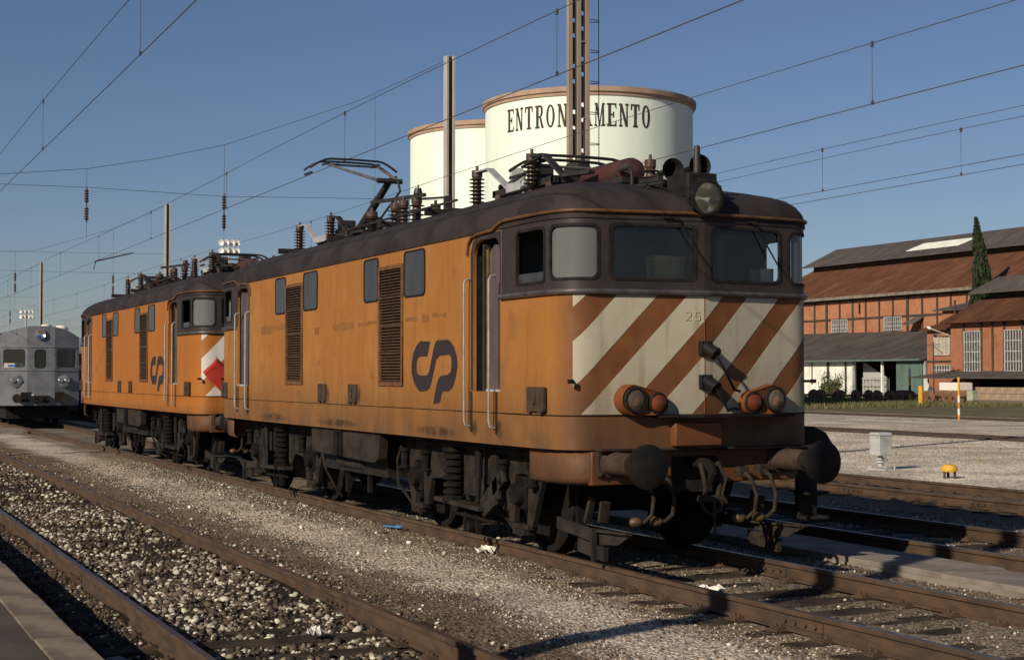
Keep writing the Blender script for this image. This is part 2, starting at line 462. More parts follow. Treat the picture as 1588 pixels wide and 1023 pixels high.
MAT['winbar'] = M('window_bar', (0.42, 0.42, 0.40), None, 5, rough=0.7)
MAT['winpane'] = M('window_pane_dark', (0.035, 0.037, 0.042), (0.06, 0.06, 0.065), 3, rough=0.15)
MAT['curtain'] = M('window_blind', (0.42, 0.38, 0.28), None, 3, rough=0.8)
MAT['blue'] = M('blue_plastic', (0.06, 0.22, 0.50), (0.05, 0.17, 0.4), 30, rough=0.4)
MAT['bag'] = M('shaded_bag', (0.30, 0.30, 0.31), (0.2, 0.2, 0.21), 12, rough=0.7)  # white bag; its shade beside the platform is put into the grey
MAT['paper'] = M('paper_white', (0.72, 0.69, 0.63), (0.6, 0.56, 0.5), 30, rough=0.8)
MAT['bark'] = M('bark', (0.09, 0.06, 0.045), (0.05, 0.036, 0.028), 6, (1, 1, .2), rough=0.95)
MAT['stones'] = attr_mat('ballast_stone')
def smear_mat():
    m, t, n, l, p = new_mat('oily_smear')
    tc = n.new('ShaderNodeTexCoord'); sx = n.new('ShaderNodeSeparateXYZ'); l.new(tc.outputs['Generated'], sx.inputs[0])
    dx = math_(t, 'SUBTRACT', sx.outputs[0], 0.5); dz = math_(t, 'SUBTRACT', sx.outputs[2], 0.5)
    d = math_(t, 'ADD', math_(t, 'MULTIPLY', dx, dx), math_(t, 'MULTIPLY', dz, dz))
    f = math_(t, 'MULTIPLY', ramp(t, d, 0.22, 0.0), ramp(t, noise(t, 9, 6), 0.3, 0.62, 0.08, 0.55))
    tr = n.new('ShaderNodeBsdfTransparent'); mx = n.new('ShaderNodeMixShader')
    p.inputs['Base Color'].default_value = (0.030, 0.022, 0.016, 1); p.inputs['Roughness'].default_value = 0.7
    l.new(f, mx.inputs[0]); l.new(tr.outputs[0], mx.inputs[1]); l.new(p.outputs[0], mx.inputs[2]); l.new(mx.outputs[0], n['Material Output'].inputs[0])
    return m
MAT['smear'] = smear_mat()
# ------------------------------------------------------------------ ground
def vnoise(x, y, s, seed):
    r = np.random.default_rng(seed).random((257, 257))
    xs, ys = x / s + 1000.37, y / s + 1000.71
    xi, yi = np.floor(xs).astype(int), np.floor(ys).astype(int)
    fx, fy = xs - xi, ys - yi
    fx, fy = fx*fx*(3-2*fx), fy*fy*(3-2*fy)
    g = lambda a, b: r[a % 257, b % 257]
    return (g(xi,yi)*(1-fx)+g(xi+1,yi)*fx)*(1-fy) + (g(xi,yi+1)*(1-fx)+g(xi+1,yi+1)*fx)*fy

def sstep(v, a, b):
    t = np.clip((v - a) / (b - a), 0, 1)
    return t*t*(3-2*t)

YB, YC, YD = -4.71, 4.20, 9.10
def bed_h(x, y):
    x = np.asarray(x, float); y = np.asarray(y, float)
    h = -0.175 + 0.030 * (vnoise(x, y, 0.5, 1) - 0.5) + 0.03 * (vnoise(x, y, 1.7, 2) - 0.5)
    inb = sstep(np.abs(y - YB), 1.5, 0.9)                     # near track: ballast heaped over the sleepers, swept off them close by
    h = h + inb * (0.045 * sstep(x, 1.0, -0.4) - 0.012)
    h = h + 0.026 * sstep(np.abs(y), 1.75, 1.45) * sstep(x, -.6, -2.2)      # grit lies over the sleeper ends alongside the locomotives
    sh = sstep(y, -3.8, -3.3) * sstep(y, -2.4, -2.8)          # shoulder
    h = h + 0.05 * sh
    path = sstep(y, -2.8, -2.4) * sstep(y, -1.3, -1.7)        # trodden strip between the tracks
    h = h + 0.035 * path
    h = h - 0.05 * sstep(y, -5.75, -6.1)
    return h

big = MB()
big.add([(-2500,-1500,-.26),(900,-1500,-.26),(900,2500,-.26),(-2500,2500,-.26)], [(0,1,2,3)])
tag(big.build('ground', gravel_mat('ground_dirt', [(0, (0.14, 0.115, 0.088))], 12.0, 0.5)), kind='structure')

def grid_mesh(name, xs, ys, hf, mat):
    X, Y = np.meshgrid(xs, ys, indexing='ij')
    Z = hf(X, Y)
    v = np.stack([X, Y, Z], -1).reshape(-1, 3)
    nx, ny = len(xs), len(ys)
    i = np.arange(nx - 1)[:, None] * ny + np.arange(ny - 1)[None]
    f = np.stack([i, i + ny, i + ny + 1, i + 1], -1).reshape(-1, 4)
    me = bpy.data.meshes.new(name)
    me.from_pydata(v.tolist(), [], f.tolist())
    me.materials.append(mat); finish_mesh(me, 180)
    return link(bpy.data.objects.new(name, me))

BEDMAT = gravel_mat('trackbed_gravel', [(0, (0.036, 0.028, 0.021)), (-3.75, -3.3, (0.19, 0.145, 0.105)), (-2.95, -2.45, (0.54, 0.46, 0.38)),
                                        (-1.95, -1.2, (0.26, 0.20, 0.145)), (-1.1, -0.6, (0.20, 0.165, 0.125)), (1.3, 1.7, (0.21, 0.17, 0.13)), (6.2, 7.2, (0.13, 0.107, 0.083))], 34.0, 1.0, 0.018)
bed = grid_mesh('track_bed', np.concatenate([np.arange(-130, -34, 1.5), np.arange(-34, 9.5, 0.14)]), np.arange(-6.5, 11.3, 0.14), bed_h, BEDMAT)
tag(bed, kind='structure')

# pale yard beyond the tracks, with paved strips
YARD = gravel_mat('yard_gravel', [(0, (0.60, 0.53, 0.44)), (26.8, 28.2, (0.50, 0.44, 0.37)), (31.0, 32.0, (0.46, 0.415, 0.36)), (42.0, 43.5, (0.14, 0.125, 0.07)), (66, 72, (0.24, 0.205, 0.155))], 24.0, 0.5, 0.02)
y_ = MB()
y_.add([(-420, 11.0, -.10), (80, 11.0, -.10), (80, 300, -.10), (-420, 300, -.10)], [(0,1,2,3)])
y_.add([(-420, 10.6, -.24), (80, 10.6, -.24), (80, 11.0, -.10), (-420, 11.0, -.10)], [(0,1,2,3)])
tag(y_.build('yard', YARD), kind='structure')

# ------------------------------------------------------------------ railway tracks
PROF = [(-.065,-.16),(.065,-.16),(.065,-.148),(.012,-.132),(.012,-.050),(.0355,-.036),(.0355,-.006),(.027,0),(-.027,0),(-.0355,-.006),(-.0355,-.036),(-.012,-.050),(-.012,-.132),(-.065,-.148)]
def rail_mesh(x0, x1, y):
    b = MB(); n = len(PROF); xs = [x0, x1]
    vs = [(x, y + p[0], p[1]) for x in xs for p in PROF]
    fs = []; ms = []
    for i in range(n):
        j = (i + 1) % n
        b.add([], [])
        fs.append((i, j, j + n, i + n)); ms.append(1 if i == 7 else 0)
    b.v = vs
    b.f = fs + [tuple(range(n))[::-1], tuple(range(n, 2*n))]
    b.m = ms + [0, 0]
    return b
SL = []
for k in range(3):
    b = MB()
    rr = random.Random(k)
    nn = 9; vs = []
    for i in range(nn):
        y = -1.3 + 2.6 * i / (nn - 1)
        w = 0.125 + rr.uniform(-.008, .008); zt = rr.uniform(-.004, .004)
        vs += [(-w, y, -.13), (w, y, -.13), (w, y, -.012 + zt), (w - .012, y, zt), (-w + .012, y, zt + rr.uniform(-.003, .003)), (-w, y, -.012 + zt)]
    fs = [(i*6+j, i*6+(j+1) % 6, (i+1)*6+(j+1) % 6, (i+1)*6+j) for i in range(nn-1) for j in range(6)]
    fs += [tuple(range(6)), tuple((nn-1)*6+j for j in range(6))[::-1]]
    b.add(vs, fs)
    o = b.build('sleeper', MAT['sleeper'], smooth=25); SL.append(o.data); bpy.data.objects.remove(o)

def track(label, yc, x0, x1, s0, s1, sp=0.6, fast_x=-14, joints=(), stop=True, zs=-.162):
    t = empty('railway_track', (0, yc, 0))
    tag(t, label, 'railway track', 'railway tracks')
    for sgn in (-1, 1):
        o = rail_mesh(x0, x1, sgn * 0.87).build('rail', [MAT['rust'], MAT['railhead']], t, smooth=30)
    x = s0; f = MB(); k = 0; pos = []
    while x < s1:
        o = bpy.data.objects.new('sleeper', SL[k % 3]); link(o, t)
        o.location = (x + random.uniform(-.03, .03), random.uniform(-.05, .05), zs + random.uniform(-.016, .005)); o.rotation_euler = (0, 0, random.uniform(-.025, .025))
        pos.append(o.location.x)
        if x > fast_x:
            for sg in (-1, 1):
                yy = sg * 0.87
                f.box(x-.08, x+.08, yy-.17, yy+.17, -.168, -.150)
                for dy in (-.105, .105):
                    f.cyl((x-.03, yy+dy, -.155), (x-.03, yy+dy, -.112), .017, n=6); f.cyl((x+.04, yy+dy, -.155), (x+.04, yy+dy, -.116), .017, n=6)
                    f.box(x-.055, x+.055, yy+dy-.035, yy+dy+.03, -.152, -.135)
        x += sp; k += 1
    if f.v:
        o = f.build('rail_fastener', MAT['rust'], t, smooth=0); tag(o, kind='stuff')
    for (jx, sg) in joints:
        j = MB()
        for s2 in (-1, 1):
            j.box(jx-.28, jx+.28, sg*.87 + s2*.014 - .012, sg*.87 + s2*.014 + .012, -.128, -.052)
            for d in (-.2, -.07, .07, .2): j.cyl((jx+d, sg*.87 + s2*.02, -.09), (jx+d, sg*.87 + s2*.05, -.09), .018, n=6)
        j.build('fishplate', MAT['rust'], t, smooth=0)
    return t, pos
TA, PA = track('railway track the two orange locomotives stand on', 0.0, -120, 14, -34, 8, joints=((2.2, -1), (-.8, 1)))
TB, PB = track('railway track in the foreground beside the platform', YB, -120, 14, -34, 8, joints=((-.4, 1), (-3.2, -1)))
TC, PC = track('railway track just behind the leading locomotive, half in its shadow', YC, -120, 14, -20, 8, joints=())
TD, PD = track('railway track beside the yellow marker at the edge of the pale yard', YD, -160, 10, -26, 2, fast_x=-12, joints=((-9.2, -1), (-6.0, -1)))
for yc, lab, x0, x1 in ((26.0, 'railway track crossing the pale yard before the sheds', -160, 10), (40.4, 'railway track at the far side of the yard road, along the grass', -220, 0)):
    t = empty('railway_track', (0, yc, -.055)); tag(t, lab, 'railway track', 'railway tracks')
    for sg in (-1, 1): rail_mesh(x0, x1, sg*.87).build('rail', [MAT['rust'], MAT['railhead']], t, smooth=30)
    b = MB(); b.box(x0, x1, -1.25, 1.25, -.12, -.040); b.build('dark_ballast', M('dark_gravel', (.05,.037,.027),(.085,.067,.05), 1.5, rough=.95, bump=.5), t, smooth=0)  # ballast band darker than the yard around it

# ------------------------------------------------------------------ platform
pl = MB(); pl.box(-120, 24, -24, -6.745, -.3, .243)
plo = tag(pl.build('platform', MAT['asphalt'], smooth=0), kind='structure')
pw = MB(); pw.box(-120, 24, -6.743, -6.50, -.3, .13); pw.build('platform_wall', MAT['concrete'], plo, smooth=0)
x = -60.0
cs = MB(); cs.box(-.494, .494, -.14, .14, -.06, .06)
c0 = cs.build('coping_stone', MAT['coping'], plo, smooth=30, bevel=.012)
first = True
while x < 16:
    o = c0 if first else c0.copy()
    if not first: COL.objects.link(o)
    o.location = (x, -6.60 + random.uniform(-.006, .006), .19 + random.uniform(-.004, .004)); o.rotation_euler = (0, 0, random.uniform(-.006, .006)); o.parent = plo
    first = False; x += 1.0

# walkway slabs between the second and third track
pth = MB(); pth.box(-60, 9, 2.12, 2.98, -.3, -.135)
po = tag(pth.build('path', MAT['concrete'], smooth=0), kind='structure')
sm = MB(); sm.box(-.742, .742, -.41, .41, -.03, .03)
c0 = sm.build('slab', MAT['concrete'], po, smooth=30, bevel=.008)
for i in range(24):
    o = c0 if i == 0 else c0.copy()
    if i: COL.objects.link(o)
    o.parent = po
    o.location = (7 - 1.5 * i, 2.55 + random.uniform(-.02, .02), -.112 + random.uniform(-.006, .006)); o.rotation_euler = (random.uniform(-.01, .01), random.uniform(-.004, .004), random.uniform(-.01, .01))
# boarded crossing behind the second locomotive
cr = MB(); cr.box(-46.5, -43.6, -6.3, -1.05, -.2, -.03)
tag(cr.build('crossing', MAT['concrete'], smooth=0), kind='structure')

# ------------------------------------------------------------------ loose ballast: real stones
_ico = [(0,0,1)] + [(.894*math.cos(a), .894*math.sin(a), .447) for a in [2*math.pi*i/5 for i in range(5)]] + [(.894*math.cos(a), .894*math.sin(a), -.447) for a in [2*math.pi*(i+.5)/5 for i in range(5)]] + [(0,0,-1)]
ICOV = np.array(_ico); ICOF = []
for i in range(5):
    j = (i + 1) % 5
    ICOF += [(0,1+i,1+j),(1+i,6+i,1+j),(1+j,6+i,6+j),(6+i,11,6+j)]
ICOF = np.array(ICOF)
OCTV = np.array([(1,0,0),(0,1,0),(-1,0,0),(0,-1,0),(0,0,1),(0,0,-1)], float)
OCTF = np.array([(0,1,4),(1,2,4),(2,3,4),(3,0,4),(1,0,5),(2,1,5),(3,2,5),(0,3,5)])
def stones(name, label, xy, size, pal, w, V=ICOV, F=ICOF, lift=.25, flat=.7):
    n = len(xy); r = RNG
    sc = size[:, None] * np.stack([r.uniform(.8, 1.35, n), r.uniform(.7, 1.1, n), r.uniform(.5, .9, n) * flat / .7], 1)
    v = V[None] * (1 + r.uniform(-.33, .33, (n, len(V), 1)))
    v = v * sc[:, None, :]
    a = r.uniform(0, 6.283, n); tl = r.normal(0, .35, n)
    ct, st = np.cos(tl)[:, None], np.sin(tl)[:, None]
    x, y, z = v[..., 0], v[..., 1], v[..., 2]
    x, z = x*ct - z*st, x*st + z*ct
    ca, sa = np.cos(a)[:, None], np.sin(a)[:, None]
    x, y = x*ca - y*sa, x*sa + y*ca
    h = bed_h(xy[:, 0], xy[:, 1])
    v = np.stack([x + xy[:, :1], y + xy[:, 1:2], z + (h + size * lift)[:, None]], -1).reshape(-1, 3)
    f = (F[None] + (np.arange(n) * len(V))[:, None, None]).reshape(-1, 3)
    me = bpy.data.meshes.new(name)
    me.vertices.add(len(v)); me.vertices.foreach_set('co', v.astype(np.float32).ravel())
    me.loops.add(f.size); me.loops.foreach_set('vertex_index', f.astype(np.int32).ravel())
    me.polygons.add(len(f)); me.polygons.foreach_set('loop_start', np.arange(0, f.size, 3, dtype=np.int32)); me.polygons.foreach_set('loop_total', np.full(len(f), 3, np.int32))
    me.update(calc_edges=True)
    pal = np.array(pal); c = pal[r.choice(len(pal), n, p=np.array(w) / sum(w))] * r.uniform(.7, 1.2, (n, 1))
    c = np.concatenate([np.clip(c, 0, .8), np.ones((n, 1))], 1)
    at = me.attributes.new('tone', 'FLOAT_COLOR', 'POINT')
    at.data.foreach_set('color', np.repeat(c, len(V), 0).astype(np.float32).ravel())
    me.materials.append(MAT['stones'])
    o = link(bpy.data.objects.new(name, me))
    return tag(o, label, 'ballast', kind='stuff')

def keep_off(xy, rails, rad=.075):
    m = np.ones(len(xy), bool)
    for y in rails: m &= np.abs(xy[:, 1] - y) > rad
    return xy[m]
def sample(n, x0, x1, y0, y1, p=1.0):
    u = RNG.random(n) ** p
    return np.stack([x1 + (x0 - x1) * u, RNG.uniform(y0, y1, n)], 1)
PAL = [(0.50,0.475,0.38), (0.22,0.185,0.14), (0.085,0.064,0.044), (0.035,0.028,0.022), (0.125,0.093,0.064)]
railsB = (YB-.87, YB+.87)
xy = np.concatenate([sample(30000, -12, 5.5, -5.95, -2.9), sample(15000, -42, -12, -5.95, -2.9)])
xy = keep_off(xy, railsB)
xy = xy[RNG.random(len(xy)) < np.clip(1.75*vnoise(xy[:, 0], xy[:, 1], .7, 5) - .12, .18, 1)]
spb = np.array(PB)
dist = np.abs(xy[:, 0:1] - spb[None]).min(1)
on_sl = (dist < .135) & (xy[:, 0] > .3) & (np.abs(xy[:, 1] - YB) < 1.3)
xy = xy[~(on_sl & (RNG.random(len(xy)) > .04))]
# far side of the near rail is dirtier, between the rails mostly pale
pale = (np.abs(xy[:, 1] - YB) < .95)
sz = .012 + .024*RNG.random(len(xy))**1.7 * np.where(xy[:, 0] < -12, 1.25, 1.0)
big_ = RNG.random(len(xy)) < .05; sz = np.where(big_, sz * 1.45, sz)
stones('ballast', 'pale limestone ballast between the rails beside the platform', xy[pale], sz[pale], PAL, (.20, .15, .22, .28, .15), lift=.3)
fade = ~pale & (RNG.random(len(xy)) > sstep(xy[:, 1], -3.75, -3.0)*1.05)
stones('ballast', 'brown and pale ballast on the shoulders of the foreground track', xy[fade], sz[fade] * .66, PAL, (.08, .16, .32, .2, .24), lift=.25)
# gravel strip by the locomotive
xy = keep_off(sample(26000, -24, 5.5, -3.0, -.98, 1.25), (-.87,))
yy = xy[:, 1]
keep = RNG.random(len(xy)) < np.where((yy > -2.55) & (yy < -1.75), .28, 1.0)
xy = xy[keep]
stones('ballast', 'small brown gravel along the near rail under the locomotives', xy, RNG.uniform(.007, .017, len(xy)) * np.where(xy[:, 0] < -8, 1.35, 1), PAL, (.16, .36, .16, .06, .26), OCTV, OCTF, .2)
xy = keep_off(sample(22000, -9, 6.5, -.82, 7.0, 1.15), (.87, YC-.87, YC+.87))
xy = xy[(np.abs(xy[:, 1] - 2.55) > .43)]
spa = np.array(PA + PC)
on_sl = (np.abs(xy[:, 0:1] - spa[None]).min(1) < .115) & (np.abs(xy[:, 1]) < 1.3)
xy = xy[~(on_sl & (RNG.random(len(xy)) < .75))]
stones('ballast', 'grey brown gravel in front of the leading locomotive between the rails', xy, RNG.uniform(.010, .021, len(xy)), PAL, (.12, .26, .25, .13, .24), OCTV, OCTF, .2)
# a scatter of larger white stones
xy = np.concatenate([sample(30, -16, 4, -3.2, -1.0), sample(9, -6, 4, -.8, 2.0)])
stones('ballast', 'scattered larger white stones lying on the gravel strip', xy, RNG.uniform(.010, .032, len(xy)), [(0.74,0.70,0.60), (0.58,0.52,0.42)], (.6, .4), lift=.5)
# ------------------------------------------------------------------ locomotive
def _outline():
    c = [(6.94,0),(6.80,-1.05),(6.785,-1.19),(6.73,-1.315),(6.61,-1.405),(6.40,-1.465),(6.10,-1.492),(5.80,-1.5),(5.41,-1.5)]
    out = [c[0]]
    for i in range(1, len(c)-1):
        p0, p1, p2, p3 = c[i-1] if i > 1 else (6.82,-.90), c[i], c[i+1], c[min(i+2, len(c)-1)]
        for k in range(3 if i < 6 else 1):
            t = k / (3 if i < 6 else 1)
            out.append(tuple(.5*(2*p1[j] + (p2[j]-p0[j])*t + (2*p0[j]-5*p1[j]+4*p2[j]-p3[j])*t*t + (3*p1[j]-p0[j]-3*p2[j]+p3[j])*t**3) for j in (0, 1)))
    return out + [c[-1]]
OUT = _outline()
SS = [0.0]
for a, b in zip(OUT[:-1], OUT[1:]): SS.append(SS[-1] + math.hypot(b[0]-a[0], b[1]-a[1]))
S_END = SS[-1]
def plan(s, off=0.0):
    """point on the cab outline; s=0 at the prow, positive towards the -Y side"""
    q = abs(s); sg = 1 if s >= 0 else -1
    i = 0
    while i < len(SS) - 2 and q > SS[i+1]: i += 1
    a, b = OUT[i], OUT[i+1]; f = (q - SS[i]) / (SS[i+1] - SS[i])
    x, y = a[0] + (b[0]-a[0])*f, a[1] + (b[1]-a[1])*f
    d = Vector((b[0]-a[0], b[1]-a[1])).normalized()
    nx, ny = -d.y, d.x
    if nx * 1 + ny * -1 < 0: nx, ny = -nx, -ny
    return (x + nx*off, (y + ny*off) * sg)
CUTS = sorted([s for s in SS[:-1]] + [-s for s in SS[1:-1]])
def cabmap(off=0.0):
    def f(u, v):
        x, y = plan(u, off); return (x, y, v)
    return f
cab_out = lambda c: (c.x - 5.6, c.y, 0)

YM = 1.335
def s_of_y(y):
    q = abs(y); i = 0
    while i < len(OUT) - 2 and q > -OUT[i+1][1]: i += 1
    a, b_ = -OUT[i][1], -OUT[i+1][1]
    s_ = SS[i] + (SS[i+1]-SS[i])*(q-a)/(b_-a)
    return -s_ if y > 0 else s_
def ymap(u, v):
    x, y = plan(s_of_y(u), .0035); return (x, y, v)
YCUTS = sorted([-o_[1] for o_ in OUT if -o_[1] < YM] + [o_[1] for o_ in OUT[1:] if -o_[1] < YM])
def clip_poly(poly, a, b, c):
    """keep a*x+b*y<=c"""
    out = []
    for i in range(len(poly)):
        p, q = poly[i], poly[(i+1) % len(poly)]
        dp, dq = a*p[0]+b*p[1]-c, a*q[0]+b*q[1]-c
        if dp <= 0: out.append(p)
        if dp*dq < 0:
            t = dp/(dp-dq); out.append((p[0]+(q[0]-p[0])*t, p[1]+(q[1]-p[1])*t))
    return out

Z0, ZS, ZB, ZG = 1.14, 1.47, 2.665, 3.43   # bottom, seam, band, gutter
FW = [rrect(.075, 1.005, 2.775, 3.335, .07), rrect(1.095, 1.66, 2.775, 3.325, .08), rrect(1.725, 2.345, 2.755, 3.32, .06)]
def mirror(l): return [(-p[0], p[1]) for p in l]

def glazing(name, loop, off, mat, parent):
    return sheet(name, loop, [], cabmap(off), mat, parent, cuts=CUTS, outward=cab_out)
def gasket(loop, off, parent, name='window_gasket', w=.028):
    cx = sum(p[0] for p in loop)/len(loop); cz = sum(p[1] for p in loop)/len(loop)
    hw = max(p[0] for p in loop)-cx; hh = max(p[1] for p in loop)-cz
    inner = [(cx+(p[0]-cx)*(1-w/hw), cz+(p[1]-cz)*(1-w/hh)) for p in loop]
    o = sheet(name, loop, [inner], cabmap(off), MAT['black'], parent, cuts=CUTS, thick=.03, outward=cab_out)
    return o

def build_cab(root, orange, white, number=False):
    """one cab end at +x"""
    cab = empty('cab'); cab.parent = root
    sheet('lower_panel', [(-S_END,Z0+.002),(S_END,Z0+.002),(S_END,ZB),(-S_END,ZB)], [], cabmap(), MAT[orange], cab, cuts=CUTS, thick=.03, outward=cab_out, smooth=40, crease=True)
    holes = FW + [mirror(l) for l in FW]
    sheet('window_band', [(-S_END,ZB+.001),(S_END,ZB+.001),(S_END,ZG),(-S_END,ZG)], holes, cabmap(.002), MAT['brown'], cab, cuts=CUTS, thick=.05, outward=cab_out, smooth=40, crease=True)
    for sg in (0, 1):
        L3 = [mirror(l) if sg else l for l in FW]
        for i, l in enumerate(L3):
            gasket(l, .009, cab)
            if i == 2 :
                # sliding side window: upper part open, lower sash dropped
                x0 = min(p[0] for p in l); x1 = max(p[0] for p in l)
                sheet('window_sash', [(x0+.02,2.765),(x1-.02,2.765),(x1-.02,2.875),(x0+.02,2.875)], [], cabmap(-.012), MAT['pane_dull'], cab, thick=.012, outward=cab_out)
            else:
                glazing('window_pane', l, -.014, MAT['glass_corner'] if i == 1 else MAT['glass'], cab)
    # thin seam, ledge under the windows, gutter above
    b = MB(); pts = [plan(s, .004) for s in sorted(set([-S_END + .01] + [-x for x in SS[1:-1]] + [0] + SS[1:-1] + [S_END - .01]))]
    b.tube([(p[0], p[1], ZS) for p in pts], .006, 6); b.build('panel_seam', MAT['under'], cab)
    b = MB()
    for (d, z) in ((.022, ZB), ):
        q = [plan(s, d) for s in np.linspace(-S_END, S_END, 41)]
        b.tube([(p[0], p[1], z) for p in q], .028, 8)
    b.build('window_ledge', MAT['trim'], cab)
    b = MB(); q = [plan(s, .028) for s in np.linspace(-S_END+.12, S_END-.12, 47)]
    path = [(4.52,1.512,3.16),(4.56,1.515,3.28),(4.66,1.518,3.345),(4.85,1.52,3.365),(5.22,1.524,3.375),(5.40,1.527,3.43)]
    b.tube([(p[0],-p[1],p[2]) for p in path] [::1] + [(p[0], p[1], 3.445) for p in q[::-1]] + path[::-1], .017, 8)
    b.build('gutter', MAT['gutter'], cab)
    # warning stripes: one painted band each
    z1 = ZB - .03; z0 = ZS + .012; smax = 1.335
    for k in range(-4, 5):
        lo = -.91 + .725 * k; w = .415; sl = 1.06
        poly = [(-YM, z0), (YM, z0), (YM, z1), (-YM, z1)]
        poly = clip_poly(poly, -sl, 1, z1 - lo*sl); poly = clip_poly(poly, sl, -1, (lo+w)*sl - z1)
        if len(poly) > 2:
            sheet('warning_stripe', poly, [], ymap, MAT[white], cab, cuts=YCUTS, thick=.002, outward=cab_out, smooth=40, crease=True)
    # cab inside: floor, rear wall, desk
    b = MB(); b.box(5.36, 6.75, -1.2, 1.2, 1.9, 1.95); b.box(5.30, 5.36, -1.44, 1.44, 1.3, 3.42); b.build('cab_bulkhead', MAT['cabin'], cab, smooth=0)
    b = MB(); b.prism([(6.1,2.0),(6.1,2.62),(6.30,2.72),(6.70,2.76),(6.74,2.0)], -1.1, 1.1); b.build('driving_desk', MAT['cabin'], cab, smooth=0, bevel=.02)
    b = MB(); b.box(5.6, 5.95, -.85, -.45, 2.0, 2.3); b.box(5.55, 5.63, -.85, -.45, 2.3, 2.95); b.build('driver_seat', MAT['black'], cab, smooth=30, bevel=.03)
    # prow seam line and number
    b = MB(); b.tube([(6.942,0,ZS+.02),(6.942,0,ZB-.03)], .0045, 6); b.build('prow_edge', MAT['orange_front'], cab)
    # worn painted number left of the prow
    for y0, segs in ((-.20, [((0,.075),(.045,.08)),((.045,.08),(.05,.045)),((.05,.045),(0,0)),((0,0),(.055,0))]), (-.10, [((.05,.08),(0,.08)),((0,.08),(0,.045)),((0,.045),(.045,.045)),((.045,.045),(.045,0)),((.045,0),(0,0))])):
        b = MB()
        for (a_, c_) in segs:
            pa, pc = plan(-(y0+a_[0]), .007), plan(-(y0+c_[0]), .007)
            b.bar((pa[0], pa[1], 2.40+a_[1]), (pc[0], pc[1], 2.40+c_[1]), .004, .011)
        b.build('worn_digit', MAT['digit'], cab, smooth=0)
    # grab bolts on the corners
    for sg in (-1, 1):
        p = plan(1.36*-sg, .0); n_ = plan(1.36*-sg, .1)
        b = MB(); b.cyl((p[0], p[1], 1.80), (n_[0], n_[1], 1.80), .014, n=8); b.cyl((n_[0], n_[1], 1.78), (n_[0], n_[1], 1.82), .03, n=8); b.build('tie_bolt', MAT['under'], cab)
    # lamp pods
    for sg in (-1, 1):
        def xf(y): return plan(-sg*abs(y)*1.006)[0]
        pod = empty('lamp_pod'); pod.parent = cab
        yw, yr = sg*.80, sg*.545; xw = 6.99
        zw, zr, rw, rr_ = 1.622, 1.588, .150, .118
        ring = []
        c1, c2 = (yw, zw, rw), (yr, zr, rr_)
        hull = []
        for i in range(9): a = R(90 + sg*0 + 180*i/8) ; 
        loopv = []
        for i in range(13):
            a = R(-92 + 184*i/12); loopv.append((c1[0] + sg*c1[2]*math.cos(a), c1[1] + c1[2]*math.sin(a)))
        for i in range(13):
            a = R(88 + 184*i/12); loopv.append((c2[0] + sg*c2[2]*math.cos(a), c2[1] + c2[2]*math.sin(a)))
        body = MB()
        n = len(loopv); back = 6.74; front = 6.975
        cy, cz = (yw*.55+yr*.45), (zw*.55+zr*.45)
        vs = []
        for (xx, sc_) in ((back, 1.0), (front-.03, 1.0), (front, .96), (front-.012, .86)):
            vs += [(xx, cy+(p[0]-cy)*sc_, cz+(p[1]-cz)*sc_) for p in loopv]
        fs = [(i*n+j, i*n+(j+1) % n, (i+1)*n+(j+1) % n, (i+1)*n+j) for i in range(3) for j in range(n)] + [tuple(3*n+j for j in range(n)), tuple(range(n))[::-1]]
        body.add(vs, fs); body.build('pod_housing', MAT['orange_front'], pod, smooth=50)
        b = MB(); b.lathe([(rw*.80,-.02),(rw*.86,.03),(rw*.80,.045),(rw*.68,.045),(rw*.66,.02)], (6.96, yw, zw), (1,0,0), 20, cap=False); 
        b.lathe([(rr_*.86,-.02),(rr_*.9,.025),(rr_*.82,.035),(rr_*.72,.03)], (6.96, yr, zr), (1,0,0), 18, cap=False); b.build('lamp_rim', MAT['black'], pod)
        b = MB(); b.lathe([(rw*.68*q, .03 - .085*(1-q*q)) for q in (1,.9,.8,.7,.6,.5,.4,.3,.2,.1,.03)], (6.96, yw, zw), (1,0,0), 20, cap=False); b.build('reflector', MAT['chrome'], pod)
        b = MB(); b.lathe([(rw*.69,.03),(rw*.55,.05),(rw*.3,.064),(.003,.068)], (6.96, yw, zw), (1,0,0), 20, cap=False); b.build('head_lamp', MAT['glass_clear'], pod)
        b = MB(); b.lathe([(rr_*.76,.012),(rr_*.66,.045),(rr_*.4,.065),(.003,.072)], (6.96, yr, zr), (1,0,0), 18, cap=False); b.build('tail_lamp', MAT['lensred'], pod)
    # roof lamp
    rl = empty('roof_lamp'); rl.parent = cab
    b = MB(); b.lathe([(.06,-.42),(.12,-.34),(.165,-.10),(.172,-.02),(.185,0),(.185,.035),(.160,.04),(.158,.01)], (6.98,.0,3.605), (1,0,0), 28, cap=False)
    for i in range(10):
        a = 2*math.pi*i/10; b.box(6.955, 7.0, .185*math.cos(a)-.016, .185*math.cos(a)+.016, 3.605+.185*math.sin(a)-.016, 3.605+.185*math.sin(a)+.016)
    b.build('lamp_case', MAT['black'], rl)
    b = MB(); b.lathe([(.158*q, .012 - .125*(1-q*q)) for q in (1,.9,.8,.7,.6,.5,.4,.3,.2,.1,.03)], (6.98,.0,3.605), (1,0,0), 28, cap=False); b.build('reflector', MAT['chrome'], rl)
    b = MB(); b.lathe([(.16,.02),(.12,.036),(.06,.046),(.003,.05)], (6.98,.0,3.605), (1,0,0), 28, cap=False); b.build('lamp_glass', MAT['glass_clear'], rl)
    b = MB(); b.box(6.50, 6.92, -.17, .17, 3.62, 3.86); b.build('lamp_bracket', MAT['black'], rl, bevel=.02)
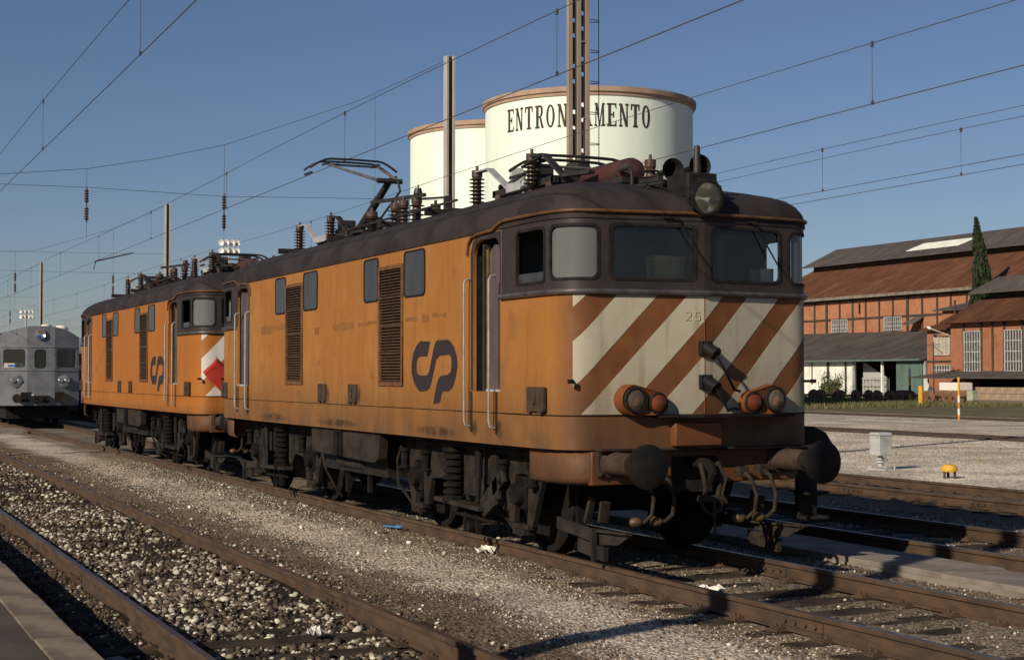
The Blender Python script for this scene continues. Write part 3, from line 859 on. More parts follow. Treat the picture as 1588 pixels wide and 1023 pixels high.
    # wipers
    for (y0, y1) in ((-.30, .0), (.62, .95)):
        s0, s1 = -y0, -y1
        p0 = plan(s0*1.006, .03); p1 = plan(s1*1.006 if s1 else -.001, .045); 
        b = MB(); b.bar((p0[0], p0[1], 3.385), (p1[0], p1[1], 2.93), .012, .012)
        b.cyl((p0[0]-.04, p0[1], 3.385), (p0[0]+.02, p0[1], 3.385), .02, n=8); b.bar((p0[0]-.01, p0[1]-.16, 3.40), (p0[0]-.01, p0[1]+.02, 3.39), .02, .02); b.build('wiper', MAT['black'], cab)
    # jumper sockets on the prow; the dark tubes below mostly draw their shadows
    for z in (2.13, 1.80):
        j = MB(); j.box(6.90, 6.99, -.065, .065, z-.075, z+.065)
        j.cyl((6.95,.0,z+.01), (7.06,.04,z-.055), .062, .056, n=14); j.cyl((7.055,.038,z-.05), (7.08,.05,z-.068), .067, n=14)
        j.build('jumper_socket', MAT['buffer'], cab, bevel=.006)
    for z, y1, z1 in ((2.13, .42, 1.70), (1.80, .40, 1.52)):
        b = MB(); b.tube([(7.08,.045,z-.07),(7.11,.09,z-.17),(7.07,.19,z-.29),(6.99,.31,z1+.02),(6.92,y1,z1)], .013, 8); b.build('lead_shadow', MAT['buffer'], cab)
    # foot shelf above the beam
    b = MB(); b.prism([(6.70,-.58),(6.985,-.54),(7.20,-.16),(7.20,.62),(6.96,1.05),(6.72,1.08)], 1.452, 1.475, 'xy'); b.build('front_step', MAT['under'], cab, smooth=0)
    # front panel below the seam with a box in the middle
    b = MB(); b.box(6.70, 6.985, -.36, .17, Z0+.03, 1.40); b.build('draw_gear_box', MAT['orange_front'], cab, bevel=.012)
    # buffer beam
    b = MB()
    b.box(6.60, 6.78, -1.17, -.28, .80, 1.128); b.box(6.60, 6.78, .26, 1.17, .80, 1.128); b.box(6.60, 6.775, -.28, .26, 1.06, 1.127); b.build('buffer_beam', MAT['orange_front'], cab, bevel=.012)
    b = MB(); b.box(6.62, 6.66, -.28, .26, .70, 1.06); b.build('coupling_recess', MAT['black'], cab, smooth=0)
    b = MB(); b.box(6.45, 6.93, -1.13, 1.33, 1.131, 1.152); b.build('beam_ledge', MAT['under2'], cab, smooth=0, bevel=.004)
    # corner skirts
    for sg in (-1, 1):
        q = [(5.92,-1.42),(6.35,-1.40),(6.55,-1.36),(6.68,-1.29),(6.765,-1.17),(6.775,-1.05)]
        b = MB(); n = len(q); vs = []
        for (z, ins) in ((1.155, 0), (.88, 0), (.83, .015), (.80, .06)):
            vs += [(p[0]-ins, (p[1]+ins)*-sg, z) for p in q]
        fs = [(i*n+j, i*n+j+1, (i+1)*n+j+1, (i+1)*n+j) for i in range(3) for j in range(n-1)]
        b.add(vs, fs); o = b.build('corner_skirt', MAT['skirt'], cab, smooth=60)
        m_ = o.modifiers.new('thickness', 'SOLIDIFY'); m_.thickness = .02; m_.offset = -1
        # buffers
        y = sg*.975; z = 1.015
        bf = empty('buffer'); bf.parent = cab
        b = MB(); b.box(6.78, 6.815, y-.145, y+.145, z-.135, z+.135)
        for dy in (-.115,.115):
            for dz in (-.105,.105): b.cyl((6.8,y+dy,z+dz),(6.84,y+dy,z+dz),.02,n=6)
        b.build('buffer_plate', MAT['bufbarrel'], bf, bevel=.006)
        b = MB(); b.lathe([(.122,6.815),(.112,6.85),(.108,7.22),(.10,7.24)], (0,y,z), (1,0,0), 22); b.build('buffer_barrel', MAT['bufbarrel'], bf)
        b = MB(); b.lathe([(.082,7.2),(.082,7.47)], (0,y,z), (1,0,0), 20); b.build('buffer_plunger', MAT['black'], bf)
        b = MB(); b.lathe([(.08,7.44),(.18,7.49),(.210,7.51),(.210,7.535),(.17,7.552),(.10,7.562),(.003,7.566)], (0,y,z), (1,0,0), 30); b.build('buffer_head', MAT['buffer'], bf)
    # coupling
    cp = empty('coupling'); cp.parent = cab
    b = MB(); b.cyl((6.66,0,1.0),(6.98,0,.99),.06,n=10)
    b.tube([(6.95,-.02,1.0),(7.06,-.02,.98),(7.12,-.02,.90),(7.08,-.02,.83),(7.0,-.02,.84)], [.055,.055,.05,.045,.03], 10); b.build('draw_hook', MAT['under'], cp)
    b = MB()
    for dy in (-.09,.09):
        b.tube([(7.0,dy,1.0),(7.06,dy*1.1,.90),(7.08,dy*.9,.78),(7.05,dy*.8,.66)], .024, 8)
    b.cyl((7.05,-.14,.66),(7.05,.14,.66),.035,n=10); b.tube([(7.05,.12,.66),(7.07,.10,.56),(7.06,.0,.50),(7.07,-.10,.56),(7.05,-.12,.66)], .022, 8)
    b.tube([(7.06,.07,1.02),(7.10,.14,.86),(7.09,.10,.70),(7.08,.16,.62)], .016, 6); b.build('screw_link', MAT['under2'], cp)
    b = MB(); b.tube([(7.07,.03,.64),(7.08,.02,.5),(7.08,.03,.36),(7.07,.02,.30)], .014, 6); b.build('coupling_chain', MAT['under2'], cp)
    # hoses
    for (y0, dz) in ((.47, 0), (.70, .02), (-.47, 0), (-.70, .02)):
        h = MB()
        h.cyl((6.74,y0,.92+dz),(6.90,y0,.90+dz),.035,n=8); h.box(6.84,6.93,y0-.05,y0+.05,.85+dz,.95+dz)
        h.tube([(6.90,y0,.90+dz),(6.99,y0+.03,.84+dz),(7.03,y0+.07,.68),(7.01,y0+.06,.52),(6.97,y0+.0,.45),(6.94,y0-.07,.45)], .021, 8)
        h.build('brake_hose', MAT['hose'], cab)
        h = MB(); h.lathe([(.03,-.03),(.05,0),(.05,.05),(.03,.08)], (6.95,y0-.06,.45), (-.4,-1,0), 10); h.build('hose_head', MAT['brass'], cab)
    # rail guard and sand pipes ahead of the wheels
    for sg in (-1, 1):
        b = MB()
        b.bar((5.75, sg*1.02, .36),(6.50, sg*1.02,.30),.03,.12); b.bar((6.1, sg*.98,.33),(7.20, sg*.98,.37),.10,.02); b.bar((6.2,sg*1.0,.18),(6.75,sg*1.0,.13),.05,.13)
        b.prism([(6.45,.34),(7.25,.37),(6.95,.24),(6.45,.20)], sg*.96, sg*.985); b.bar((6.58,sg*1.05,.36),(6.60,sg*1.05,.06),.05,.04); b.bar((6.25,sg*.95,.40),(6.38,sg*.95,.66),.06,.05); b.bar((6.5,sg*.9,.42),(6.55,sg*.9,.62),.1,.04)
        b.build('rail_guard', MAT['under2'], cab, smooth=0)
    return cab

def insulator(name, parent, x, y, z0, h=.47, r=.105, n=7):
    prof = [(r*.95,0),(r*.95,.05),(r*.5,.07)]
    hh = (h-.17)/n
    for i in range(n):
        z = .08 + i*hh
        prof += [(r*.52,z),(r*.56,z+hh*.35),(r*.98,z+hh*.45),(r,z+hh*.55),(r*.55,z+hh*.75)]
    prof += [(r*.6,h-.09),(r*.68,h-.08),(r*.68,h-.005),(r*.2,h),(r*.18,h+.05),(.002,h+.055)]
    b = MB(); b.lathe(prof, (x,y,z0), (0,0,1), 16); return b.build(name, MAT['ceramic'], parent)

def pantograph(root, x0, d, raised):
    """base pivot at x0; d=+1 when the knee points to +x"""
    p = empty('pantograph'); p.parent = root
    P = (x0, 4.14)
    if raised: K, H = (x0 + d*1.52, 4.82), (x0 - d*.32, 5.36)
    else: K, H = (x0 + d*1.30, 4.20), (x0 - d*.35, 4.36)
    b = MB()
    for y in (-.42,.42): b.bar((x0-d*.75,y,4.06),(x0+d*.95,y,4.06),.06,.08)
    for x in (-.7,-.05,.9): b.bar((x0+d*x,-.45,4.06),(x0+d*x,.45,4.06),.06,.07)
    b.build('base_frame', MAT['panto'], p, smooth=0)
    for x in (-.6,.8):
        for y in (-.42,.42): insulator('foot_insulator', p, x0+d*x, y, 3.84, .2, .085, 2)
    b = MB(); b.tube([(P[0],0,P[1]),(K[0],0,K[1])], [.075,.05], 12)
    b.cyl((P[0],-.36,P[1]),(P[0],.36,P[1]),.06,n=10); b.build('lower_arm', MAT['panto'], p)
    b = MB(); b.cyl((P[0]+d*.25,.12,P[1]-.02),(K[0]+d*.14,.12,K[1]-.17),.018,n=6); b.cyl((K[0]+d*.14,.12,K[1]-.17),(K[0]+d*.05,.12,K[1]),.02,n=6); b.cyl((K[0],-.2,K[1]),(K[0],.2,K[1]),.04,n=8); b.build('link_rod', MAT['panto'], p)
    b = MB()
    for y in (-1, 1):
        b.cyl((K[0],y*.16,K[1]),(H[0]+d*.1,y*.42,H[1]-.09),.026,.018,n=8)
    b.cyl((H[0]+d*.1,-.42,H[1]-.09),(H[0]+d*.1,.42,H[1]-.09),.018,n=8); b.build('upper_arm', MAT['pantol'], p)
    b = MB()
    for dx in (-.17,.17):
        pts = []
        for y in np.linspace(-.74,.74,19):
            q = abs(y); z = H[1] - .035*(q/.5)**2*.3 if q < .45 else H[1]-.010 - .75*(q-.45)**1.35*1.1
            pts.append((H[0]+dx, y, z))
        b.tube(pts, .019, 6)
    for y in (-.72,-.42,.42,.72):
        z = H[1]-.24 if abs(y) > .5 else H[1]-.06
        b.bar((H[0]-.19,y,z),(H[0]+.19,y,z),.03,.03)
    b.build('collector_head', MAT['panto'], p)
    b = MB(); b.lathe([(.09,-.42),(.11,-.38),(.11,-.1),(.06,-.06)], (x0+d*.35,.28,4.30), (d,0,0), 14); b.build('spring_drum', MAT['panto'], p); b = MB(); b.box(x0+d*.1-.14,x0+d*.1+.14,-.32,-.1,4.12,4.33); b.build('spring_box', MAT['panto'], p, bevel=.01)
    return p

def bogie(root, cx, sgx, wheel_me):
    """sgx=+1: the front bogie; axles at cx +/- 1.5"""
    bo = empty('bogie'); bo.parent = root; bo.location = (cx,0,0); bo.rotation_euler = (0,0,0 if sgx > 0 else math.pi)
    for ax in (-1.5, 1.5):
        w = MB(); w.cyl((ax,-.9,.62),(ax,.9,.62),.085,n=14); w.build('axle', MAT['under'], bo)
        for sy in (-1, 1):
            o = bpy.data.objects.new('wheel', wheel_me); link(o, bo); o.location = (ax, sy*.80, .62); o.rotation_euler = (0,0,0 if sy < 0 else math.pi)
    for sy in (-1, 1):
        y0, y1 = sy*1.10, sy*1.17
        b = MB()
        pl = [(-2.05,.98),(-1.95,1.07),(1.95,1.07),(2.08,.98),(2.02,.86),(1.74,.28),(1.62,.28),(1.66,.82),(1.36,.82),(1.30,.30),(1.18,.30),(1.08,.62),(.55,.66),(.42,.50),(-.42,.50),(-.60,.66),(-1.10,.62),(-1.20,.30),(-1.32,.30),(-1.38,.82),(-1.66,.82),(-1.62,.28),(-1.74,.28),(-2.02,.86)]
        b.prism(pl, y0, y1); b.build('side_frame', MAT['frame'], bo, smooth=20, bevel=.008)
        for ax in (-1.5, 1.5):
            b = MB(); b.box(ax-.135,ax+.135,sy*1.02,sy*1.19,.46,.80); b.cyl((ax,sy*1.15,.62),(ax,sy*1.27,.62),.135,.11,n=16)
            for i in range(6):
                a = 2*math.pi*i/6; b.cyl((ax+.1*math.cos(a),sy*1.25,.62+.1*math.sin(a)),(ax+.1*math.cos(a),sy*1.285,.62+.1*math.sin(a)),.014,n=5)
            b.build('axle_box', MAT['under'], bo, bevel=.01)
            b = MB(); b.box(ax-.20,ax+.20,sy*1.08,sy*1.2,.25,.30); b.box(ax-.13,ax+.13,sy*1.06,sy*1.22,.19,.25); b.build('horn_tie', MAT['frame'], bo, smooth=0, bevel=.006)
            for dx in (-.36,.36):
                b = MB(); b.lathe([(.06,.70),(.075,.71),(.075,.73),(.05,.745),(.05,.90),(.075,.92),(.075,.95),(.06,.96)], (ax+dx,sy*1.22,0), (0,0,1), 12); b.build('axle_spring', MAT['under'], bo)
        # secondary suspension stack
        for x in (-.12,):
            prof = [(.13,.42),(.14,.44),(.14,.47)]
            for i in range(6):
                z = .50 + i*.08; prof += [(.09,z),(.125,z+.012),(.125,z+.05),(.09,z+.062)]
            prof += [(.13,.99),(.13,1.04)]
            b = MB(); b.lathe(prof, (x-.05,sy*1.255,0), (0,0,1), 16); b.build('suspension_spring', MAT['under'], bo)
        b = MB(); b.cyl((.62,sy*1.28,1.04),(.60,sy*1.28,.72),.045,n=10); b.cyl((.60,sy*1.28,.74),(.58,sy*1.28,.46),.03,n=10); b.build('damper', MAT['buffer'], bo)
        b = MB(); b.bar((-.55,sy*1.27,.43),(.75,sy*1.27,.40),.16,.045); b.build('spring_plank', MAT['under2'], bo, smooth=0)
        b = MB(); b.bar((.62,sy*1.24,.42),(1.20,sy*1.24,.80),.05,.16); b.bar((.95,sy*1.24,1.0),(1.02,sy*1.24,.52),.05,.15); b.bar((1.02,sy*1.26,.52),(.70,sy*1.26,.36),.05,.12); b.build('traction_link', MAT['frame'], bo, smooth=0, bevel=.01)
        # brake gear
        for ax in (-1.5, 1.5):
            for dx in (-.72, .70):
                b = MB(); b.bar((ax+dx,sy*.84,.95),(ax+dx*.98,sy*.84,.30),.07,.06); b.prism([(ax+dx*.86,.45),(ax+dx*1.0,.42),(ax+dx*1.02,.78),(ax+dx*.86,.80)], sy*.74, sy*.86); b.build('brake_block', MAT['under'], bo, smooth=0)
            b = MB(); b.tube([(ax-.5,sy*1.2,1.0),(ax-.62,sy*1.22,.8),(ax-.7,sy*1.18,.5),(ax-.62,sy*1.0,.22),(ax-.60,sy*.9,.10)], .02, 6); b.build('sand_pipe', MAT['under2'], bo)
        b = MB(); b.cyl((-.3,sy*1.2,.28),(.9,sy*1.2,.26),.022,n=6); b.bar((.1,sy*1.2,.45),(.05,sy*1.2,.12),.05,.04); b.bar((.35,sy*1.2,.45),(.42,sy*1.2,.10),.05,.04); b.cyl((.2,sy*1.24,.16),(.2,sy*1.1,.16),.06,n=10); b.build('brake_rigging', MAT['under'], bo, smooth=0)
    b = MB(); b.box(-1.0,1.0,-.85,.85,.35,.95); b.box(-2.0,2.0,-1.08,1.08,.97,1.05); b.build('traction_motor', MAT['black'], bo, smooth=0)
    return bo

LOGO = [(3.41,2.25),(3.09,2.26),(2.97,2.21),(2.87,2.13),(2.81,2.01),(2.81,1.89),(2.89,1.77),(3.04,1.68),(3.1,1.67),(3.3,1.68),(3.39,1.71),(3.44,1.77),(3.53,1.92),(3.6,2.04),(3.69,2.08),(3.99,2.09),(4.05,2.05),(4.05,1.97),(4.03,1.9),(3.95,1.87),(3.71,1.85),(3.64,1.8),(3.57,1.69),(3.5,1.53),(3.71,1.55),(3.75,1.64),(3.8,1.68),(3.97,1.68),(4.08,1.72),(4.17,1.82),(4.23,1.96),(4.21,2.06),(4.12,2.18),(4.01,2.24),(3.95,2.26),(3.63,2.26),(3.57,2.24),(3.52,2.18),(3.45,2.05),(3.4,1.95),(3.36,1.89),(3.3,1.86),(3.1,1.86),(3.01,1.87),(2.97,1.93),(2.97,2.01),(3.01,2.06),(3.09,2.08),(3.32,2.08),(3.36,2.16)]

def side(root, sy, orange):
    """one long side; sy=-1 is the side the camera sees. x coordinates are loco-local in both cases"""
    fl = -sy   # on the far side the layout is turned end for end
    mp = lambda off: (lambda u, v: (u*fl, sy*(1.5+off), v))
    ow = lambda c: (0, sy, 0)
    sd = empty('side_wall'); sd.parent = root
    door = lambda a, b: [(a,1.69),(b,1.69),(b,3.14),(b-.03,3.24),(b-.12,3.30),(a+.20,3.30),(a+.07,3.26),(a,3.14)]
    doors = [door(4.66, 5.37), door(-5.37, -4.66)]
    doors[1] = [(-p[0], p[1]) for p in doors[0]]
    wins = []
    for c in (2.08, -2.06):
        wins += [rrect(c-1.0, c-.44, 2.79, 3.345, .07), rrect(c+.47, c+1.17 if c > 0 else c+1.15, 2.79, 3.345, .07)]
    louv = [(1.69, 2.49), (-2.46, -1.66)]
    lh = [[(a,1.765),(b,1.765),(b,3.18),(a,3.18)] for a, b in louv]
    sheet('side_panel', [(-5.408,Z0),(5.408,Z0),(5.408,3.385),(-5.408,3.385)], doors + lh, mp(0), MAT[orange], sd, thick=.04, outward=ow)
    b = MB(); b.box(-5.40,5.40,sy*1.492,sy*1.505,3.386,3.44); b.build('cant_rail', MAT['roof'], sd, smooth=0)
    b = MB(); b.box(-5.40,5.40,sy*1.498,sy*1.5045,ZS-.004,ZS+.004); b.build('panel_seam', MAT['under'], sd, smooth=0)
    for l in wins:
        cx = sum(p[0] for p in l)/len(l); cz = sum(p[1] for p in l)/len(l)
        sheet('side_window', l, [], mp(.006), MAT['pane_dull'], sd, thick=.012, outward=ow)
        inn = [(cx+(p[0]-cx)*.93, cz+(p[1]-cz)*.93) for p in l]
        sheet('window_gasket', l, [inn], mp(.012), MAT['black'], sd, thick=.014, outward=ow)
    for a, b_ in louv:
        lv = empty('louvre'); lv.parent = sd
        b = MB(); b.box(min(a*fl,b_*fl), max(a*fl,b_*fl), sy*1.40, sy*1.38, 1.76, 3.185); b.build('louvre_backing', MAT['black'], lv, smooth=0)
        fr = [(a-.035,1.73),(b_+.035,1.73),(b_+.035,3.215),(a-.035,3.215)]; inn = [(a+.02,1.78),(b_-.02,1.78),(b_-.02,3.165),(a+.02,3.165)]
        sheet('louvre_frame', fr, [inn], mp(.018), MAT['louvf'], lv, thick=.03, outward=ow)
        b = MB(); nS = 38
        for i in range(nS):
            z = 1.80 + (3.15-1.80)*i/(nS-1)
            b.add([(a*fl,sy*1.505,z-.012),(b_*fl,sy*1.505,z-.012),(b_*fl,sy*1.46,z+.016),(a*fl,sy*1.46,z+.016),(a*fl,sy*1.505,z-.006),(b_*fl,sy*1.505,z-.006),(b_*fl,sy*1.46,z+.022),(a*fl,sy*1.46,z+.022)],
                  [(0,3,2,1),(4,5,6,7),(0,1,5,4),(1,2,6,5),(2,3,7,6),(3,0,4,7)])
        for z in (2.13, 2.47, 2.82): b.box(min(a*fl,b_*fl), max(a*fl,b_*fl), sy*1.47, sy*1.512, z-.012, z+.012)
        b.build('louvre_grille', MAT['louv'], lv, smooth=0)
    for dsg in (1, -1):
        d = empty('cab_door'); d.parent = sd
        X = lambda x: x*dsg
        # recess, leaf, yellow edge, frame, handrails
        b = MB(); b.box(min(X(4.55),X(5.42)), max(X(4.55),X(5.42)), sy*1.30, sy*1.28, 1.6, 3.36); 
        b.box(min(X(5.375),X(5.40)), max(X(5.375),X(5.40)), sy*1.30, sy*1.46, 1.66, 3.36); b.box(min(X(4.62),X(4.655)), max(X(4.62),X(4.655)), sy*1.30, sy*1.46, 1.66, 3.36)
        b.box(min(X(4.62),X(5.40)), max(X(4.62),X(5.40)), sy*1.30, sy*1.46, 1.64, 1.685); b.build('door_recess', MAT['black'], d, smooth=0)
        lf = [(4.93,1.72),(5.375,1.72),(5.375,3.12),(5.30,3.22),(5.06,3.24),(4.93,3.16)]
        sheet('door_leaf', [(X(p[0])*fl, p[1]) for p in lf], [], mp(-.075), MAT['door'], d, thick=.03, outward=ow)
        b = MB(); b.box(min(X(4.885),X(4.905)), max(X(4.885),X(4.905)), sy*1.42, sy*1.44, 1.70, 3.2); b.build('door_edge_strip', MAT['strip'], d, smooth=0)
        b = MB(); b.box(min(X(4.80),X(4.85)), max(X(4.80),X(4.85)), sy*1.32, sy*1.45, 1.69, 3.26); b.build('door_post', MAT['brown'], d, smooth=0)
        b = MB(); b.box(min(X(4.98),X(5.37)), max(X(4.98),X(5.37)), sy*1.43, sy*1.49, 1.69, 1.715); b.build('door_sill', MAT['alu'], d, smooth=0)
        dl = [(X(p[0]*1.0)*fl, p[1]) for p in door(4.61, 5.405)]; dl2 = [(X(p[0])*fl, p[1]) for p in door(4.66, 5.37)]
        out = [(X(4.615)*fl,1.69),(X(4.66)*fl,1.69)] 
        top = [(4.60,2.6),(4.60,3.17),(4.66,3.30),(4.80,3.345),(5.395,3.36),(5.395,2.68),(5.371,2.68),(5.371,3.14),(5.335,3.245),(5.25,3.302),(4.86,3.302),(4.725,3.262),(4.659,3.145),(4.659,1.70),(4.60,1.70)]
        sheet('door_frame', [(X(p[0])*fl, p[1]) for p in top], [], mp(.004), MAT['brown'], d, thick=.05, outward=ow)
        for hx in (4.585, 5.25):
            b = MB(); pts = [(X(hx),sy*1.50,2.90),(X(hx),sy*1.555,2.89),(X(hx),sy*1.575,2.85),(X(hx),sy*1.575,1.38),(X(hx),sy*1.56,1.325),(X(hx),sy*1.50,1.31)]
            b.tube(pts, .0135, 8); b.build('handrail', MAT['steel'], d)
            b = MB(); b.cyl((X(hx)+.06*dsg,sy*1.52,1.69),(X(hx)+.06*dsg,sy*1.52,1.25),.009,n=6); b.build('handrail_stay', MAT['black'], d)
    for x in (-.65, .67, 6.23, -6.23):
        yv = 1.5 if abs(x) < 5.5 else 1.484
        w = .15 if abs(x) < 5 else .19
        b = MB(); b.box(x*fl-w, x*fl+w, sy*(yv-.01), sy*(yv+.035), 1.50, 1.745); b.box(x*fl-.03, x*fl+.03, sy*(yv+.034), sy*(yv+.055), 1.57, 1.68)
        b.box(x*fl-w*.8, x*fl-w*.5, sy*(yv-.01), sy*(yv+.05), 1.485, 1.52); b.box(x*fl+w*.5, x*fl+w*.8, sy*(yv-.01), sy*(yv+.05), 1.485, 1.52); b.build('side_hatch', MAT['hatch'], sd, smooth=20, bevel=.018)
    for (a, c_, z0_, z1_) in ((-3.9,-3.3,2.50,2.64),(-3.25,-2.53,2.55,2.64),(-.22,.67,2.47,2.56),(.85,1.6,2.50,2.55),(2.60,3.0,2.50,2.55),(3.15,3.36,2.48,2.57),(3.46,3.9,2.52,2.57),(-1.06,-.84,2.43,2.54),(-.95,-.79,2.0,2.08)):
        rr = random.Random(int(a*100)); n_ = 10; poly = []
        for k_ in range(n_): poly.append((a+(c_-a)*k_/(n_-1), z0_+rr.uniform(-.012,.015)))
        for k_ in range(n_): poly.append((c_+(a-c_)*k_/(n_-1), z1_+rr.uniform(-.018,.012)))
        sheet('painted_patch', poly, [], mp(.0015), MAT['patch'], sd, thick=.001, outward=ow)
    for (cx, cz, w_, h_) in ((6.44,1.62,.22,.30),(.86,1.62,.26,.34),(-.46,1.60,.26,.34),(5.36,1.30,.26,.26),(4.70,1.30,.22,.24),(-4.70,1.30,.24,.26),(3.6,1.22,1.6,.16),(-3.2,1.22,1.9,.16),(0,1.22,2.2,.14)):
        if abs(cx) > 5.41: continue
        sheet('oil_smear', [(cx-w_/2,cz-h_/2),(cx+w_/2,cz-h_/2),(cx+w_/2,cz+h_/2),(cx-w_/2,cz+h_/2)], [], mp(.0028), MAT['smear'], sd, outward=ow)
    sheet('logo', LOGO, [], mp(.003), MAT['logo'], sd, thick=.002, outward=ow)
    # underframe skirt and boxes between the bogies
    b = MB(); b.prism([(-1.42,Z0-.002),(1.50,Z0-.002),(1.44,.80),(1.30,.74),(-1.35,.78),(-1.36,.95)], sy*1.30, sy*1.44); b.build('battery_box', MAT['under2'], sd, smooth=0, bevel=.015)
    b = MB(); b.box(-.30,.05,sy*1.40,sy*1.47,.78,1.12); b.box(-.12,-.02,sy*1.44,sy*1.50,.80,1.10); b.build('box_bracket', MAT['under'], sd, smooth=0)
    b = MB(); b.lathe([(.02,-.56),(.085,-.53),(.09,-.2),(.095,-.19),(.09,-.17),(.09,.15),(.095,.16),(.09,.18),(.09,.50),(.02,.54)], (-.12*fl,sy*1.22,.68), (1,0,0), 14); b.build('air_reservoir', MAT['under2'], sd)
    b = MB(); b.box(-.55,-.47,sy*1.15,sy*1.2,.25,.75); b.box(.36,.44,sy*1.15,sy*1.2,.3,.75); b.build('reservoir_strap', MAT['under'], sd, smooth=0)
    return sd
MAT['louv'] = M('louvre_brown', (0.060, 0.034, 0.018), (0.036, 0.021, 0.012), 10, rough=0.75)
MAT['louvf'] = M('louvre_frame', (0.15, 0.066, 0.022), (0.09, 0.04, 0.016), 10, rough=0.7)

MAT['patch'] = M('touched_up_orange', (0.185, 0.078, 0.02), (0.225, 0.098, 0.024), 7, rough=0.65)
def roof(root):
    full = []
    for s in np.linspace(-S_END, S_END, 61): full.append(plan(s, .0))
    full = full + [(-p[0], -p[1]) for p in full]
    n = len(full)
    lv = [(-.015,3.375),(-.012,3.46),(.012,3.53),(.06,3.60),(.14,3.675),(.26,3.745),(.45,3.82),(.75,3.885),(1.1,3.92),(1.46,3.935)]
    vs = []
    for d, z in lv:
        for (x, y) in full:
            k = 1 - d/1.5
            fx = 1 - d*.9/6.94
            dist = 6.94 - abs(x*fx); cap = 3.615 + .225*dist
            zz = z if dist > 4 else min(z, cap) if z < 3.5 else -.03*math.log(math.exp(-z/.03) + math.exp(-cap/.03))
            vs.append((x*fx, y*k, zz))
    fs = [(i*n+j, i*n+(j+1) % n, (i+1)*n+(j+1) % n, (i+1)*n+j) for i in range(len(lv)-1) for j in range(n)]
    fs.append(tuple((len(lv)-1)*n + j for j in range(n)))
    b = MB(); b.add(vs, fs); r = b.build('roof', MAT['roof'], root, smooth=50)
    for x in (-4.6, -2.0, 0.3, 2.0): b = MB(); b.box(x-.03, x+.03, -1.02, 1.02, 3.86, 3.945); b.build('roof_rib', MAT['roof'], r, smooth=0)
    for sy in (-1, 1):
        b = MB(); b.bar((-1.5,sy*1.0,3.95),(3.0,sy*1.0,3.95),.025,.025); b.bar((.2,sy*1.0,3.82),(.2,sy*1.0,3.95),.02,.02); b.bar((1.6,sy*1.0,3.82),(1.6,sy*1.0,3.95),.02,.02); b.build('roof_rail', MAT['roof'], r, smooth=0)
    return r

def roof_gear(root):
    for x in (2.44, 4.03, -5.14, -3.44): insulator('insulator', root, x, -.5, 3.90, .50, .10)
    for (x0, x1) in ((2.44, 4.03), (-5.14, -3.44)):
        b = MB(); z = 4.37
        b.bar((x0-.04,-.5,z),(x0+.40,-.5,z),.10,.018); b.bar((x0+.40,-.5,z),(x0+.98,-.5,4.06),.10,.018); b.bar((x0+.98,-.5,4.06),(x1-.1,-.5,4.06),.10,.10); b.build('busbar', MAT['alu'], root, smooth=0)
        b = MB(); b.bar((x1,-.5,z),(x1+.30,-.48,z-.02),.1,.03); b.bar((x1+.30,-.48,z-.02),(x1+.62,-.4,4.08),.1,.03); b.bar((x1+.62,-.4,4.08),(x1+1.1,-.3,4.07),.08,.04); b.build('busbar', MAT['panto'], root, smooth=0)
    # main circuit breaker between the pantographs
    for i, (x, y, h, r) in enumerate(((-1.9,-.35,.42,.13),(-1.55,-.1,.52,.12),(-1.2,.1,.58,.12),(-.95,-.2,.50,.11),(-.7,.2,.44,.11))):
        insulator('breaker_insulator', root, x, y, 3.90, h, r, 6)
    b = MB(); b.bar((-2.2,-.25,4.49),(-1.0,.15,4.50),.05,.05); b.lathe([(.05,-.08),(.07,0),(.05,.08)], (-1.15,.1,4.53), (0,0,1), 10); b.bar((-1.0,.1,4.44),(.1,.05,4.34),.03,.03); b.box(.05,.12,.02,.1,3.93,4.36); b.box(.3,.75,-.2,.25,3.93,4.12); b.build('circuit_breaker', MAT['panto'], root, smooth=20)
    b = MB(); b.lathe([(.02,-.62),(.13,-.56),(.15,-.5),(.15,.42),(.12,.5),(.02,.54)], (5.15,-.05,4.03), (1,0,.0), 18); b.build('air_tank', MAT['tank_red'], root)
    b = MB(); b.box(4.5,5.9,-.35,.35,3.86,3.92); b.box(4.7,4.8,-.2,.1,3.9,4.0); b.box(5.4,5.5,-.2,.1,3.9,4.0); b.tube([(5.6,-.22,4.02),(5.85,-.24,4.03),(5.92,-.24,3.98),(5.92,-.24,3.82)], .02, 6); b.build('tank_cradle', MAT['panto'], root, smooth=0)
    insulator('lightning_arrester', root, 6.02, -.08, 3.80, .30, .09, 2)
    for x, y in ((6.18, -.03), (6.52, .08)):
        h = MB(); h.lathe([(.03,-.36),(.032,-.24),(.045,-.12),(.085,-.02),(.12,0),(.115,0),(.07,-.05),(.03,-.14),(.002,-.16)], (x+.22,y,3.95), (1,-.12,0), 18, cap=False); h.build('horn', MAT['buffer'], root)
        h = MB(); h.box(x-.1,x-.04,y-.03,y+.03,3.70,3.95); h.build('horn_bracket', MAT['panto'], root, smooth=0)
    h = MB(); h.bar((5.9,-.2,3.83),(6.5,-.2,3.80),.03,.03); h.bar((6.2,-.2,3.7),(6.2,-.2,3.82),.03,.03); h.bar((6.05,-.2,3.86),(6.45,-.2,3.84),.05,.04); h.build('horn_pipe', MAT['panto'], root, smooth=0)
    h = MB(); h.lathe([(.045,3.70),(.04,3.90),(.034,4.12),(.026,4.15),(.002,4.155)], (6.76,.03,0), (0,0,1), 12); h.build('antenna', MAT['brown'], root)

def make_wheel():
    b = MB()
    b.lathe([(.60,-.07),(.625,-.065),(.62,.05),(.655,.07),(.65,.09),(.56,.09),(.54,.05),(.20,.03),(.16,.09),(.16,-.09),(.20,-.03),(.54,-.03),(.56,-.07),(.60,-.07)], (0,0,0), (0,1,0), 32, cap=False)
    o = b.build('wheel', MAT['under'], None); me = o.data; bpy.data.objects.remove(o); return me
WHEEL = make_wheel()

